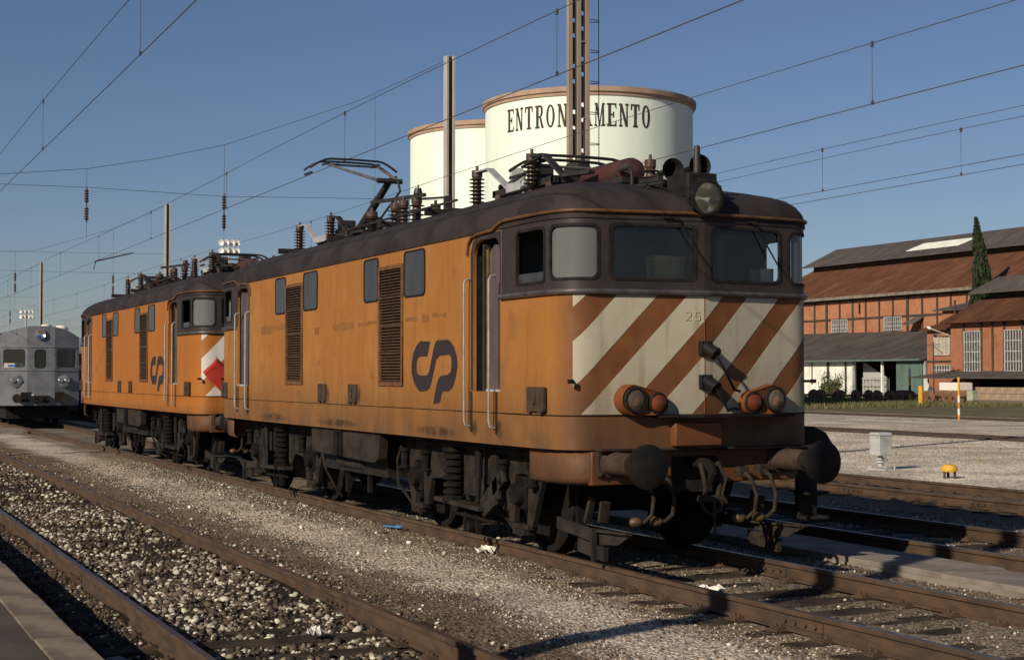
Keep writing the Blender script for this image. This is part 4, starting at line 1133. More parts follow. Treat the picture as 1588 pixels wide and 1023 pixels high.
def make_loco(orange, front, white):
    root = empty('locomotive')
    MAT['_f'] = MAT[front]
    cab_f = build_cab(root, front, white)
    cab_r = copy_tree(cab_f, root); cab_r.rotation_euler = (0,0,math.pi)
    b = MB(); b.prism([(1.18,.9),(1.60,.9),(1.78,1.0),(1.80,1.12),(1.70,1.26),(1.55,1.325),(1.18,1.325)], 6.42, 6.60, 'yz'); b.box(6.44,6.52,1.40,1.64,.36,.9); b.box(6.44,6.70,1.38,1.66,.36,.40); b.box(6.44,6.70,1.38,1.66,.62,.66); b.build('corner_step', MAT['black'], cab_f, bevel=.015)
    side(root, -1, orange); side(root, 1, orange)
    roof(root); roof_gear(root)
    bogie(root, 3.70, 1, WHEEL); bogie(root, -3.70, -1, WHEEL)
    b = MB(); b.box(-6.6,6.6,-1.22,1.22,1.08,1.30); b.box(-1.3,1.3,-1.25,1.25,.55,1.05); b.build('underframe', MAT['black'], root, smooth=0)
    b = MB(); b.box(-5.2,5.2,-1.36,1.36,1.32,3.40); b.build('engine_room', MAT['dark'], root, smooth=0)
    return root
XL = -7.6
loco = make_loco('orange', 'orange', 'white'); loco.location = (XL, 0, 0)
tag(loco, 'leading orange locomotive with dirty striped nose and big roof headlamp', 'locomotive', 'pair of coupled locomotives')
loco2 = copy_tree(loco); loco2.location = (XL - 15.38, 0, 0)
tag(loco2, 'brighter orange locomotive coupled behind the leading one', 'locomotive', 'pair of coupled locomotives')
_sw = {MAT['orange']: MAT['orange2'], MAT['white']: MAT['white2']}
_cache = {}
def swap(o):
    if o.type == 'MESH' and o.data.materials and o.data.materials[0] in _sw:
        if o.data not in _cache:
            me = o.data.copy(); me.materials[0] = _sw[o.data.materials[0]]; _cache[o.data] = me
        o.data = _cache[o.data]
    for c in o.children: swap(c)
swap(loco2)
for o in [c for sdw in loco2.children for c in sdw.children if c.name.startswith(('painted_patch', 'oil_smear'))]: bpy.data.objects.remove(o)
pantograph(loco, -3.62, 1, True); pantograph(loco, 3.75, -1, False)
pantograph(loco2, -3.55, 1, False); pantograph(loco2, 3.75, -1, False)
# beige crate standing on the driving desk, and a folded paper on the other side
b = MB(); b.box(-.09,.09,-.17,.17,-.04,.24); b.box(-.10,.10,-.18,.18,.18,.245)
o = b.build('storage_box', MAT['beige'], None, bevel=.012); o.location = (XL+6.60, -.24, 2.80); tag(o, 'beige box standing behind the left windscreen of the leading locomotive', 'box')
b = MB(); b.box(-.1,.1,-.08,.08,-.04,.15); o = b.build('paper_packet', MAT['paper'], None, bevel=.006); o.location = (XL+6.60, .90, 2.80); tag(o, 'pale packet on the desk behind the right windscreen', 'packet')
# red flag on a stick at the nose of the second locomotive
fl = empty('signal_flag', (-15.45, -1.05, 1.95)); tag(fl, 'red flag on a wooden stick at the nose of the second locomotive', 'flag')
b = MB(); b.cyl((.0,.30,-.30),(.0,-.22,.26),.010,n=8); b.build('flag_stick', MAT['stick'], fl)
gx = []; nn = 9
b = MB(); vs = []
for i in range(nn):
    for j in range(nn):
        u, v = i/(nn-1), j/(nn-1)
        base = Vector((0,-.20,.235)).lerp(Vector((0,.12,-.11)), u)
        off = Vector((.05*math.sin(v*5+u*2), -.24*v, -.26*v - .03*math.sin(u*3)*v))
        vs.append(base + off)
b.add(vs, [(i*nn+j,(i+1)*nn+j,(i+1)*nn+j+1,i*nn+j+1) for i in range(nn-1) for j in range(nn-1)])
o = b.build('flag_cloth', MAT['flag'], fl, smooth=60); s_ = o.modifiers.new('thickness','SOLIDIFY'); s_.thickness = .004
# ------------------------------------------------------------------ overhead line
def overhead(label, y, zc, zm, x0, x1, drop0, sp, zig=.0):
    t = empty('overhead_line', (0, y, 0)); tag(t, label, 'overhead wire', 'overhead lines above the tracks')
    n = 40
    xs = [x0 + (x1-x0)*i/n for i in range(n+1)]
    yo = lambda x: zig*math.sin(x*.09)
    MBc = MB(); MBc.tube([(x, yo(x), zc) for x in xs], .0062, 6); MBc.build('contact_wire', MAT['wire'], t)
    b = MB(); b.tube([(x, yo(x), zm - .05*math.sin((x+2)*2*math.pi/35)) for x in xs], .0054, 6); b.build('messenger_wire', MAT['wire'], t)
    x = drop0
    while x > x0:
        zz = zm - .05*math.sin((x+2)*2*math.pi/35)
        b = MB(); b.cyl((x, yo(x), zc), (x, yo(x), zz), .004, n=5); b.box(x-.02,x+.02,yo(x)-.012,yo(x)+.012,zz-.05,zz+.02); b.box(x-.015,x+.015,yo(x)-.012,yo(x)+.012,zc-.01,zc+.04); b.build('dropper', MAT['wire'], t)
        x -= sp
    return t
overhead('overhead wires above the foreground track, crossing the upper left sky', -4.6, 5.53, 6.29, -110, 14, 2.7, 8.1)
overhead('overhead wires above the two orange locomotives, touched by the raised pantograph', 0.0, 5.41, 6.16, -110, 14, 4.0, 7.93)
overhead('overhead wires above the track just behind the leading locomotive', 4.15, 5.28, 6.04, -110, 14, 4.6, 7.95)
overhead('overhead wires above the track at the yard edge, upper of the far pair', 9.1, 5.29, 6.02, -110, 10, -3.4, 7.8)
overhead('overhead wires lowest in the right sky, beside the upper far pair', 9.95, 5.30, 6.05, -110, 10, -.6, 7.8)

def hpost(x, y, h, label, group='steel masts along the tracks'):
    t = empty('catenary_mast', (x, y, -.15)); tag(t, label, 'mast', group)
    b = MB()
    for s in (-1, 1): b.box(-.11,.11,s*.085-.026,s*.085+.026,0,h)
    b.build('flange', MAT['hpost'], t, smooth=0)
    b = MB(); b.box(-.03,.03,-.059,.059,0,h-.004); b.build('web', MAT['webshade'], t, smooth=0)
    b = MB(); b.box(-.3,.3,-.3,.3,-.2,.18); b.build('footing', MAT['concrete'], t, bevel=.02)
    return t
MX = -21.97
hpost(MX, 6.0, 9.74, 'steel mast standing in front of the smaller white water tower')
hpost(-54.18, 6.0, 9.45, 'steel mast rising behind the second locomotive roof')
hpost(-93.85, 6.0, 9.6, 'thin far steel mast rising above the grey railcar')
hpost(-128, 6.0, 9.6, 'farthest steel mast of the row behind the grey railcar')
hpost(MX, -15.5, 9.6, 'steel mast on the platform carrying the near end of the cross span')
hpost(4.72, -8.40, 11.0, 'steel mast on the platform whose shadow crosses the rails')
for x, q in ((-54.18, 'second'), (-93.85, 'third')): hpost(x, -15.5, 9.5, 'steel mast on the platform at the near end of the %s cross span' % q)

def ins_string(b, x, y, z0, z1, n=2):
    h = (z1-z0)/n
    for i in range(n):
        z = z0 + i*h; pr = [(.012, 0), (.02, h*.12)]
        m = 5
        for k in range(m):
            q = h*(.15 + .7*k/m); pr += [(.028,q),(.055,q+h*.05),(.055,q+h*.07),(.028,q+h*.11)]
        pr += [(.02,h*.88),(.012,h)]
        b.lathe(pr, (x,y,z), (0,0,1), 8)

def crossspan(x, top, low, strings, label):
    t = empty('cross_span', (x, 0, 0)); tag(t, label, 'span wire', 'wires spanning across the tracks')
    b = MB(); b.tube([(0, y, z) for y, z in top], .0065, 6); b.build('head_span', MAT['wire'], t)
    for lw in low:
        b = MB(); b.tube([(0, y, z) for y, z in lw], .006, 6); b.build('steady_span', MAT['wire'], t)
    for (y, zt, zi, zb) in strings:
        b = MB(); b.cyl((0,y,zt),(0,y,zi),.005,n=5); b.cyl((0,y,zb),(0,y,zb-.35),.004,n=5); b.build('hanger', MAT['wire'], t)
        b = MB(); ins_string(b, 0, y, zb, zi); b.build('insulator_string', MAT['ceramic'], t)
crossspan(MX, [(5.9,9.47),(3.67,8.33),(.49,7.09),(-1.0,6.7),(-2.55,6.38),(-4.36,6.16),(-6.5,6.25),(-9,6.9),(-12,8.0),(-15.4,9.4)],
          [[(5.88,6.09),(3.76,6.03),(.5,5.92),(-2.5,5.97),(-4.4,5.95),(-15.4,6.1)]], [(.49,7.09,6.0,5.14),(-2.55,6.38,5.98,5.2),(4.1,8.5,6.1,5.35)], 'cross span with hanging insulators over the tracks at upper left')
crossspan(-54.18, [(5.9,9.2),(3.6,8.1),(.5,7.1),(-2.5,6.9),(-6,7.0),(-15.4,9.2)], [[(5.9,7.13),(-.9,7.01),(-15.4,7.0)], [(5.9,6.25),(-.9,6.23),(-15.4,6.2)]],
          [(3.7,8.1,6.2,5.3),(-.3,7.05,6.2,5.3)], 'farther cross span seen above the second locomotive')
crossspan(-93.85, [(5.9,9.3),(.5,7.2),(-6,7.0),(-15.4,9.2)], [[(5.9,7.1),(-15.4,7.0)], [(5.9,6.2),(-15.4,6.2)]], [(1.2,7.4,6.2,5.3),(4.0,8.5,6.2,5.3)], 'farthest cross span above the grey railcar')
# registration arm by the third mast
t = empty('registration_arm', (-54.0, 2.9, 6.7)); tag(t, 'slanting registration arm hanging in the sky above the second locomotive', 'bracket')
b = MB(); b.cyl((0,0,0),(0,1.6,.42),.035,n=6); b.build('arm_tube', MAT['wire'], t); b = MB(); b.cyl((0,.05,.02),(0,-.05,-.35),.02,n=6); b.build('arm_clip', MAT['wire'], t)

# tall perforated mast in front of the towers
lm = empty('lattice_mast', (-15.3, 6.05, -.15)); tag(lm, 'tall tan mast with perforated webs and ladder hoops before the lettered tower', 'mast')
H = 15.0
for y in (-.195, 0.0, .195):
    b = MB(); b.box(.03,.14,y-.042,y+.042,0,H); b.build('flange', MAT['mast'], lm, smooth=0)
for k, (ya, yb) in enumerate(((-.151,-.044),(.044,.151))):
    b = MB(); z = .5 + .16*k; i = 0; zl = 0.0; yc_ = (ya+yb)/2; hw = (yb-ya)/2
    while z < H-.3:
        lo, hi = z-.06, z+.06
        b.box(.092,.104,ya,yb,zl,lo-.0005)
        sq, ci = [], []
        for q in range(16):
            a = 2*math.pi*q/16 + math.pi/16; ca, sa = math.cos(a), math.sin(a); m_ = min(hw/max(abs(ca),1e-6), .06/max(abs(sa),1e-6))
            sq.append((yc_+ca*m_, z+sa*m_)); ci.append((yc_+ca*.045, z+sa*.045))
        vs = [(x_, p_[0], p_[1]) for x_ in (.104, .092) for p_ in sq+ci]
        fs = []
        for q in range(16):
            r_ = (q+1) % 16
            fs += [(q,r_,16+r_,16+q), (32+q,48+q,48+r_,32+r_), (16+q,16+r_,48+r_,48+q)]
        # square corners
        b.add(vs, fs)
        zl = hi+.0005; z += (.31 if i % 2 == 0 else .62); i += 1
    b.box(.092,.104,ya,yb,zl,H)
    b.build('web', MAT['webshade'], lm, smooth=0)
z = 1.0; k = 0
while z < H:
    yy = (.042,.153)
    b = MB(); b.box(.104,.135,yy[0]+.002,yy[1]-.002,z,z+.02); b.build('batten', MAT['mast'], lm, smooth=0); z += 1.55
b = MB(); b.cyl((-.02,.525,2.0),(-.02,.525,H),.010,n=6); b.build('hoop_rod', MAT['wire'], lm)
z = 2.3
while z < H:
    b = MB(); b.tube([(.12,.238,z)] + [(.12*math.cos(a)-.0, .27+.25*math.sin(a), z) for a in np.linspace(.2, math.pi-.2, 9)] + [(-.12,.238,z)], .009, 6); b.build('ladder_hoop', MAT['wire'], lm); z += .63
b = MB(); b.box(-.6,.6,-.6,.6,-.2,.25); b.build('footing', MAT['concrete'], lm, bevel=.03)

# ------------------------------------------------------------------ water towers
FA = math.atan2(-8.0-34.3, 12.26+69.2)
def glyph(ch):
    """serifed block letters as boxes/polygons in a 1 x 1.9 field"""
    S = .29; T = .15; Hh = 1.9; W = 1.0; sl = .13
    q = []
    vbar = lambda x: [(x,0),(x+S,0),(x+S,Hh),(x,Hh)]
    serif = lambda x, z: [(x-sl,z),(x+S+sl,z),(x+S+sl,z+T),(x-sl,z+T)]
    if ch == 'E':
        q += [vbar(.13), [(0,0),(W,0),(W,T),(0,T)], [(0,Hh-T),(W,Hh-T),(W,Hh),(0,Hh)], [(.3,.9),(.72,.9),(.72,1.03),(.3,1.03)], [(W-.14,.1),(W,.1),(W,.48),(W-.12,.3)], [(W-.12,Hh-.3),(W,Hh-.48),(W,Hh-.1),(W-.14,Hh-.1)], [(.62,.72),(.76,.72),(.76,1.2),(.62,1.2)]]
    elif ch == 'N':
        q += [[(.10,0),(.24,0),(.24,Hh),(.10,Hh)], [(.80,0),(.94,0),(.94,Hh),(.80,Hh)], [(.08,Hh),(.32,Hh),(.95,0),(.70,0)], [(0,0),(.36,0),(.36,T),(0,T)], [(-.02,Hh-T),(.2,Hh-T),(.2,Hh),(-.02,Hh)], [(.68,Hh-T),(1.06,Hh-T),(1.06,Hh),(.68,Hh)]]
    elif ch == 'T':
        q += [vbar(.38), serif(.38,0), [(0,Hh-T),(W,Hh-T),(W,Hh),(0,Hh)], [(0,Hh-.5),(.1,Hh-.5),(.16,Hh-.1),(0,Hh-.1)], [(.84,Hh-.1),(.9,Hh-.5),(W,Hh-.5),(W,Hh-.1)]]
    elif ch == 'R':
        q += [vbar(.13), serif(.13,0), [(0,Hh-T),(.7,Hh-T),(.7,Hh),(0,Hh)], [(.3,.88),(.7,.88),(.7,1.01),(.3,1.01)], [(.68,.9),(.86,1.05),(.92,1.3),(.92,1.6),(.86,1.8),(.68,Hh),(.62,1.78),(.69,1.6),(.69,1.3),(.62,1.02)], [(.5,.92),(.72,.92),(1.0,T),(1.04,0),(.78,0)]]
    elif ch in 'OC':
        o_ = [(.5+.48*math.cos(a), .95+.95*math.sin(a)) for a in np.linspace(0, 2*math.pi, 25)]; i_ = [(.5+.25*math.cos(a), .95+.80*math.sin(a)) for a in np.linspace(0, 2*math.pi, 25)]
        rng = range(24) if ch == 'O' else range(3, 21)
        for k in rng: q.append([o_[k], o_[k+1], i_[k+1], i_[k]])
        if ch == 'C': q += [[(.80,1.3),(.95,1.2),(.95,1.75),(.8,1.6)], [(.8,.3),(.95,.2),(.95,.6),(.8,.5)]]
    elif ch == 'A':
        q += [[(.02,0),(.16,0),(.55,Hh),(.40,Hh)], [(.68,0),(.96,0),(.60,Hh),(.40,Hh)], [(.2,.55),(.8,.55),(.8,.67),(.2,.67)], [(-.1,0),(.3,0),(.3,T),(-.1,T)], [(.58,0),(1.08,0),(1.08,T),(.58,T)]]
    elif ch == 'M':
        q += [[(.0,0),(.12,0),(.16,Hh),(.06,Hh)], [(.94,0),(1.18,0),(1.14,Hh),(.92,Hh)], [(.06,Hh),(.32,Hh),(.62,.1),(.5,0)], [(.5,0),(.62,0),(1.06,Hh),(.92,Hh)], [(-.1,0),(.24,0),(.24,T),(-.1,T)], [(.82,0),(1.3,0),(1.3,T),(.82,T)], [(-.06,Hh-T),(.2,Hh-T),(.2,Hh),(-.06,Hh)], [(1.0,Hh-T),(1.26,Hh-T),(1.26,Hh),(1.0,Hh)]]
    return q

def water_tower(loc, rad, ztop, label, text=None, a0=0, a1=0, zt=0, ht=1.25):
    t = empty('water_tower', loc); tag(t, label, 'water tower', 'white water towers')
    b = MB(); b.lathe([(rad,0),(rad,ztop-.50)], (0,0,0), (0,0,1), 96); b.build('tank_wall', MAT['tower'], t, smooth=40)
    b = MB(); b.lathe([(rad+.01,ztop-.50),(rad+.07,ztop-.49),(rad+.09,ztop-.32),(rad+.19,ztop-.29),(rad+.20,ztop-.02),(rad+.14,ztop),(rad-.5,ztop+.05),(.01,ztop+.5)], (0,0,0), (0,0,1), 96); b.build('rim', MAT['rim'], t, smooth=30)
    if text:
        n = len(text)
        for i, ch in enumerate(text):
            ac = a0 + (a1-a0)*(i+.5)/n
            wch = (a1-a0)/n*.76
            b = MB()
            for poly in glyph(ch):
                if ch == 'M': poly = [(.5+(u-.55)*.80, v) for u, v in poly]
                m = len(poly); vs = []
                for rr in (rad-.02, rad+.02):
                    for (u, v) in poly:
                        a = FA + ac + (u-.5)*wch
                        vs.append((rr*math.cos(a), rr*math.sin(a), zt + v/1.9*ht))
                b.add(vs, [tuple(range(m)), tuple(range(m,2*m))[::-1]] + [(k,(k+1)%m,(k+1)%m+m,k+m) for k in range(m)])
            b.build('letter', MAT['letter'], t, smooth=0)
    return t
water_tower((-69.0, 34.25, -.2), 6.20, 18.25, 'larger white water tower lettered across its face', 'ENTRONCAMENTO', -.86, .60, 16.0, 1.30)
t = water_tower((-80.6, 33.6, -.2), 5.95, 18.15, 'smaller white water tower partly behind the lettered one')
hb = MB(); hb.box(-.15,.15,-.35,.35,0,1.0); o = hb.build('ladder_box', MAT['metalgrey'], None); o.location = (-66.2, 28.2, 12.6); tag(o, 'small pale box fixed to the lower wall of the lettered tower', 'box')

# ------------------------------------------------------------------ floodlight masts
def floodlight(loc, h, label, s=1.0):
    t = empty('floodlight_mast', loc); tag(t, label, 'floodlight', 'floodlight masts')
    b = MB(); b.cyl((0,0,0),(0,0,h),.14*s,.08*s,n=8); b.build('pole', MAT['hpost'], t)
    b = MB(); b.bar((-.1,-.6*s,h-.1),(-.1,.6*s,h-.1),.08,.08); b.bar((-.1,-.5*s,h-.6*s),(-.1,.5*s,h-.6*s),.08,.08); b.build('crossbar', MAT['hpost'], t, smooth=0)
    for y in (-.5,-.17,.5,.2):
        for z in (-.0,-.5):
            l = MB(); l.lathe([(.05,-.2),(.16,-.1),(.2,0),(.19,.01),(.1,-.05),(.01,-.06)], (.05,y*s,h+z*s), (.8,-.6,-.2), 12, cap=False); l.build('flood_lamp', MAT['paperlamp'], t)
MAT['paperlamp'] = M('lamp_white', (.75,.75,.72), None, 2, rough=.3)
floodlight((-81.2, 15.5, 0), 10.1, 'floodlight cluster on a pole above the second locomotive', 1.0)
floodlight((-154.2, 12.4, 0), 8.6, 'distant floodlight cluster above the grey railcar roof', 1.1)

# ------------------------------------------------------------------ grey railcar
rc = empty('railcar', (-47.6, -.1, 0)); tag(rc, 'grey railcar with faceted front standing behind the locomotives', 'railcar')
def rcx(y): return 0.0 if abs(y) <= .5 else -(abs(y)-.5)*.28
def rcm(off): return lambda u, v: (rcx(u)+off, u, v - 0)
rw = [rrect(-1.33,-.57,2.18,2.86,.10), rrect(-.24,.20,2.14,2.86,.14), rrect(.57,1.33,2.18,2.86,.10)]
def roofz(y): return 3.74 - .42*(abs(y)/1.43)**2.6
out = [(-1.43,.75),(1.43,.75),(1.43,3.30)] + [(y, roofz(y)) for y in np.linspace(1.40,-1.40,15)] + [(-1.43,3.30)]
sheet('front', out, rw, rcm(0), MAT['silver'], rc, cuts=(-.5,.5), thick=.06, outward=lambda c: (1,0,0), smooth=4)
for l in rw:
    sheet('front_window', l, [], rcm(-.05), MAT['glass'], rc, cuts=(), thick=.006, outward=lambda c: (1,0,0))
b = MB(); n = 17; ys = np.linspace(-1.43,1.43,n)
vs = [(rcx(y)-.05, y, roofz(y)-.02) for y in ys] + [(-19.5, y, roofz(y)-.02) for y in ys]
b.add(vs, [(i,i+1,i+1+n,i+n) for i in range(n-1)]); b.build('roof', MAT['silver'], rc, smooth=60)
for sy in (-1, 1):
    b = MB(); b.box(-19.5, rcx(1.43)-.06, sy*1.42-.02, sy*1.42+.02, .75, 3.34); s = b.build('side_wall', MAT['silver'], rc, smooth=0)
    for x in range(-18, -1, 2):
        b = MB(); b.box(x-.55, x+.55, sy*1.445-.004, sy*1.445+.004, 2.1, 2.85); b.build('side_window', MAT['winpane'], rc, smooth=0)
b = MB(); b.box(-2.6,-2.5,-1.35,1.35,.8,3.5); b.box(-2.5,-.5,-1.3,1.3,.8,1.2); b.build('interior', MAT['dark'], rc, smooth=0)
b = MB(); b.box(-.52,-.48,-1.28,-1.16,2.2,2.8); b.box(-.52,-.48,1.1,1.22,2.2,2.8); b.build('curtain', MAT['lensred'], rc, smooth=0)
b = MB(); b.box(-.20,-.17,-1.30,-.62,2.16,2.34); b.build('destination_board', MAT['paper'], rc, smooth=0)
b = MB(); b.box(-.168,-.160,-1.18,-.74,2.21,2.28); b.build('board_lettering', MAT['blue'], rc, smooth=0)
b = MB(); b.lathe([(.10,-.1),(.2,-.05),(.2,.06),(.17,.07)], (.02,-.02,3.42), (1,0,0), 18, cap=False); b.build('top_lamp_case', MAT['silver'], rc)
b = MB(); b.lathe([(.165,.07),(.1,.02),(.01,0)], (.02,-.02,3.425), (1,0,0), 18, cap=False); b.build('top_lamp', MAT['chrome'], rc)
for sy in (-1, 1):
    b = MB(); b.lathe([(.22,-.06),(.24,.03),(.2,.05)], (rcx(.85)+.02, sy*.86, 1.66), (1,0,-.05), 18); b.build('lamp_cluster', MAT['silver'], rc)
    for dy, m_ in ((-.13,'chrome'),(.1,'chrome')):
        b = MB(); b.lathe([(.10,.04),(.06,.09),(.01,.1)], (rcx(.85)+.03, sy*.86+dy, 1.68), (1,0,0), 12, cap=False); b.build('lamp', MAT[m_], rc)
    b = MB(); b.lathe([(.09,0),(.09,.3),(.17,.32),(.17,.36)], (rcx(.9), sy*.88, 1.02), (1,0,0), 14); b.build('buffer', MAT['under2'], rc)
    b = MB(); b.box(-.05,.05,sy*.62-.1,sy*.62+.25,.9,1.25); b.build('buffer_pocket', MAT['black'], rc, smooth=0)
b = MB(); b.box(-.1,.12,-.28,.30,.85,1.12); b.cyl((.0,0,1.0),(.3,0,1.0),.06); b.build('coupling', MAT['black'], rc, smooth=0)
b = MB(); b.box(.0,.03,-.45,-.25,1.12,1.18); b.build('lamp_plate', MAT['paper'], rc, smooth=0)
b = MB(); b.box(-18,-.8,-1.15,1.15,.25,.74); b.build('underframe', MAT['black'], rc, smooth=0)
for x in (-2.2,-4.6,-14.5,-16.9):
    for sy in (-1,1):
        b = MB(); b.cyl((x,sy*.78,.45),(x,sy*.92,.45),.45,n=20); b.build('wheel', MAT['under'], rc)
b = MB(); b.lathe([(.02,0),(.26,.02),(.26,.22),(.18,.3),(.02,.32)], (-1.5,.95,3.50), (0,0,1), 12); b.build('roof_ventilator', MAT['paper'], rc)
b = MB(); b.lathe([(.02,0),(.2,.02),(.2,.1),(.02,.14)], (-1.2,.35,3.72), (0,0,1), 12); b.build('roof_ventilator', MAT['paper'], rc)
b = MB(); b.tube([(rcx(y)+.012,y,2.05) for y in (-1.4,-.5,.5,1.4)], .012, 6); b.tube([(rcx(y)+.012,y,2.93) for y in (-1.4,-.5,.5,1.4)], .012, 6); b.build('waist_rail', MAT['silver'], rc)

rc2 = copy_tree(rc); rc2.location = (-58.2, 4.2, 0); tag(rc2, 'second grey railcar mostly hidden behind the tail of the rear locomotive', 'railcar')

# ------------------------------------------------------------------ brick workshop
BR = brick_mat('brick_orange', (0.409, 0.175, 0.088), (0.337, 0.134, 0.065), (0.307, 0.198, 0.139))
BR2 = brick_mat('brick_red', (0.337, 0.134, 0.069), (0.276, 0.103, 0.053), (0.266, 0.175, 0.126))
TILE = tile_mat('rust_tiles', (0.117, 0.049, 0.027), (0.173, 0.082, 0.047))
TILE2 = tile_mat('rust_tiles_dark', (0.086, 0.039, 0.025), (0.147, 0.066, 0.035))
FIB = tile_mat('grey_sheets', (0.0828, 0.0756, 0.0720), (0.1152, 0.1008, 0.0900))
FIB2 = tile_mat('brown_grey_sheets', (0.073, 0.068, 0.062), (0.117, 0.103, 0.089))
def quad(m, a, b, c, d): m.add([a,b,c,d], [(0,1,2,3)])
def slab_roof(name, a, b, c, d, mat, parent, th=.12):
    m = MB(); lo = lambda p: (p[0],p[1],p[2]-th)
    m.add([a,b,c,d,lo(a),lo(b),lo(c),lo(d)], [(0,1,2,3),(7,6,5,4),(0,4,5,1),(1,5,6,2),(2,6,7,3),(3,7,4,0)])
    return m.build(name, mat, parent, smooth=0)
def barred_window(parent, x0, x1, z0, z1, y, nx, zs, mat='winpane', frame='winbar', t=.035):
    w = MB(); w.box(x0,x1,y-.02,y+.05,z0,z1); wo = w.build('window', MAT[mat], parent, smooth=0)
    b = MB()
    for i in range(nx+1):
        x = x0 + (x1-x0)*i/nx; tt = t*1.6 if i in (0,nx) else t
        b.box(x-tt,x+tt,y-.085,y-.021,z0,z1)
    for z in zs: b.box(x0,x1,y-.078,y-.022,z-t,z+t)
    b.box(x0-.06,x1+.06,y-.11,y-.02,z0-.07,z0-.002); b.box(x0-.06,x1+.06,y-.10,y-.02,z1+.002,z1+.07)
    b.build('window_frame', MAT[frame], wo, smooth=0)
X0, X1 = -142.0, -60.0
hall = empty('workshop_hall', (0,0,0)); tag(hall, 'long brick workshop with rusty roof and raised grey ridge', 'building')
b = MB(); b.box(X0,X1,95.0,126,-.2,10.25); b.build('wall', BR, hall, smooth=0)
fx = [-139.7,-137.4,-135.1,-132.9] + [-130.64,-128.39,-126.0,-123.69,-121.43,-119.14,-116.88,-114.54,-112.24,-109.96,-107.93] + [-105.6,-103.3,-101]
for i, x in enumerate(fx):
    w = .16 if i in (5, 11) else .085
    b = MB(); b.box(x-w,x+w,94.86,94.99,5.6,10.22); b.build('frame_post', MAT['timber'], hall, smooth=0)
for z, hh in ((8.09,.09),(10.12,.10)):
    b = MB(); b.box(X0,X1,94.875,94.985,z-hh,z+hh); b.build('frame_rail', MAT['timber'], hall, smooth=0)
barred_window(hall, -127.4,-124.65, 6.72, 8.0, 94.97, 9, (7.1,7.5))
barred_window(hall, -118.3,-115.5, 6.70, 8.0, 94.97, 9, (7.1,7.5))
b = MB(); b.box(X0-.4,X1,94.2,94.6,10.22,10.52); b.build('gutter', MAT['concrete'], hall, smooth=0)
slab_roof('roof', (X0-.5,94.3,10.55),(X1,94.3,10.55),(X1,103.2,14.6),(X0-.5,103.2,14.6), TILE, hall)
slab_roof('roof', (X0-.5,124.5,10.4),(X1,124.5,10.4),(X1,111,14.6),(X0-.5,111,14.6), TILE, hall)
b = MB(); b.box(X0,X1,103.0,111,14.3,15.2); b.build('monitor_wall', MAT['timber'], hall, smooth=0)
slab_roof('ridge_roof', (X0-.9,101.9,15.05),(X1,101.9,15.05),(X1,107.05,17.45),(X0-.9,107.05,17.45), FIB, hall)
slab_roof('ridge_roof', (X0-.9,112.2,15.05),(X1,112.2,15.05),(X1,107.06,17.45),(X0-.9,107.06,17.45), FIB, hall)
m = MB(); m.add([(X0,95,10.2),(X0,126,10.2),(X0,112,14.6),(X0,107,17.3),(X0,103,14.6)], [(0,1,2,3,4)]); m.build('gable', BR, hall, smooth=0)
sk = slab_roof('skylight', (-125.1,103.4,15.86),(-116.6,103.4,15.86),(-115.7,105.2,16.70),(-124.2,105.2,16.70), MAT['plaster'], hall, .06)
b = MB(); b.box(-121.0-1.5,-121.0-1.38,94.8,94.9,8.6,9.7); b.build('wall_slot', MAT['black'], hall, smooth=0)
# little dormer at the foot of the hall wall
slab_roof('dormer_roof', (-113.6,93.4,7.2),(-111.9,93.4,7.2),(-112.0,95,8.0),(-113.2,95,8.0), FIB2, hall)

lt = empty('lean_to_shed', (0,0,0)); tag(lt, 'low shed with white wall, dark open bay and green sliding door', 'building')
b = MB(); b.box(-145,-110.5,85.0,85.3,-.2,3.62); b.build('white_wall', MAT['plaster'], lt, smooth=0)
b = MB(); b.box(-110.5,-99.7,93.5,93.8,-.2,6.0); b.build('rear_wall', MAT['timber'], lt, smooth=0)
slab_roof('roof', (-145.5,84.3,3.55),(-99.65,84.3,3.40),(-99.65,94.85,6.35),(-145.5,94.85,6.75), FIB2, lt, .15)
b = MB(); b.box(-103.7,-100.0,84.75,84.9,.2,3.2); do = b.build('green_door', MAT['green'], lt, smooth=0)
for x in (-102.8,-101.85,-100.9):
    b = MB(); b.box(x-.02,x+.02,84.72,84.748,.2,3.2); b.build('door_batten', MAT['green'], do, smooth=0)
for x in (-110.45,-106.0,-99.85):
    b = MB(); b.box(x-.1,x+.1,84.85,85.05,-.1,3.3); b.build('bay_post', MAT['plaster'] if x < -99.9 and x > -107 else MAT['winbar'], lt, smooth=0)
b = MB(); b.cyl((-111.6,84.85,3.4),(-111.6,84.85,.2),.09,n=8); b.build('downpipe', MAT['timber'], lt)
for x in (-117.3,-114.6):
    b = MB(); b.box(x-.06 if x < -115 else x-.18,x+.06 if x < -115 else x+.18,84.93,85.0,1.0,3.4); b.build('wall_pipe', MAT['timber'], lt, smooth=0)
b = MB(); b.box(-145,-99.8,84.2,84.32,3.28,3.44); b.build('gutter', MAT['green'], lt, smooth=0)
b = MB(); b.prism([(-110.3,3.3),(-106.4,1.6),(-106.4,.2),(-110.3,.2)], 86.0, 86.1); b.build('leaning_screen', MAT['winbar'], lt, smooth=0)
b = MB()
for i in range(7): b.box(-109.9+i*.55,-109.85+i*.55,85.6,85.66,.1,1.7)
b.box(-110,-106.2,85.6,85.66,1.0,1.06); b.box(-110,-106.2,85.6,85.66,1.64,1.7); b.build('bay_railing', MAT['winbar'], lt, smooth=0)

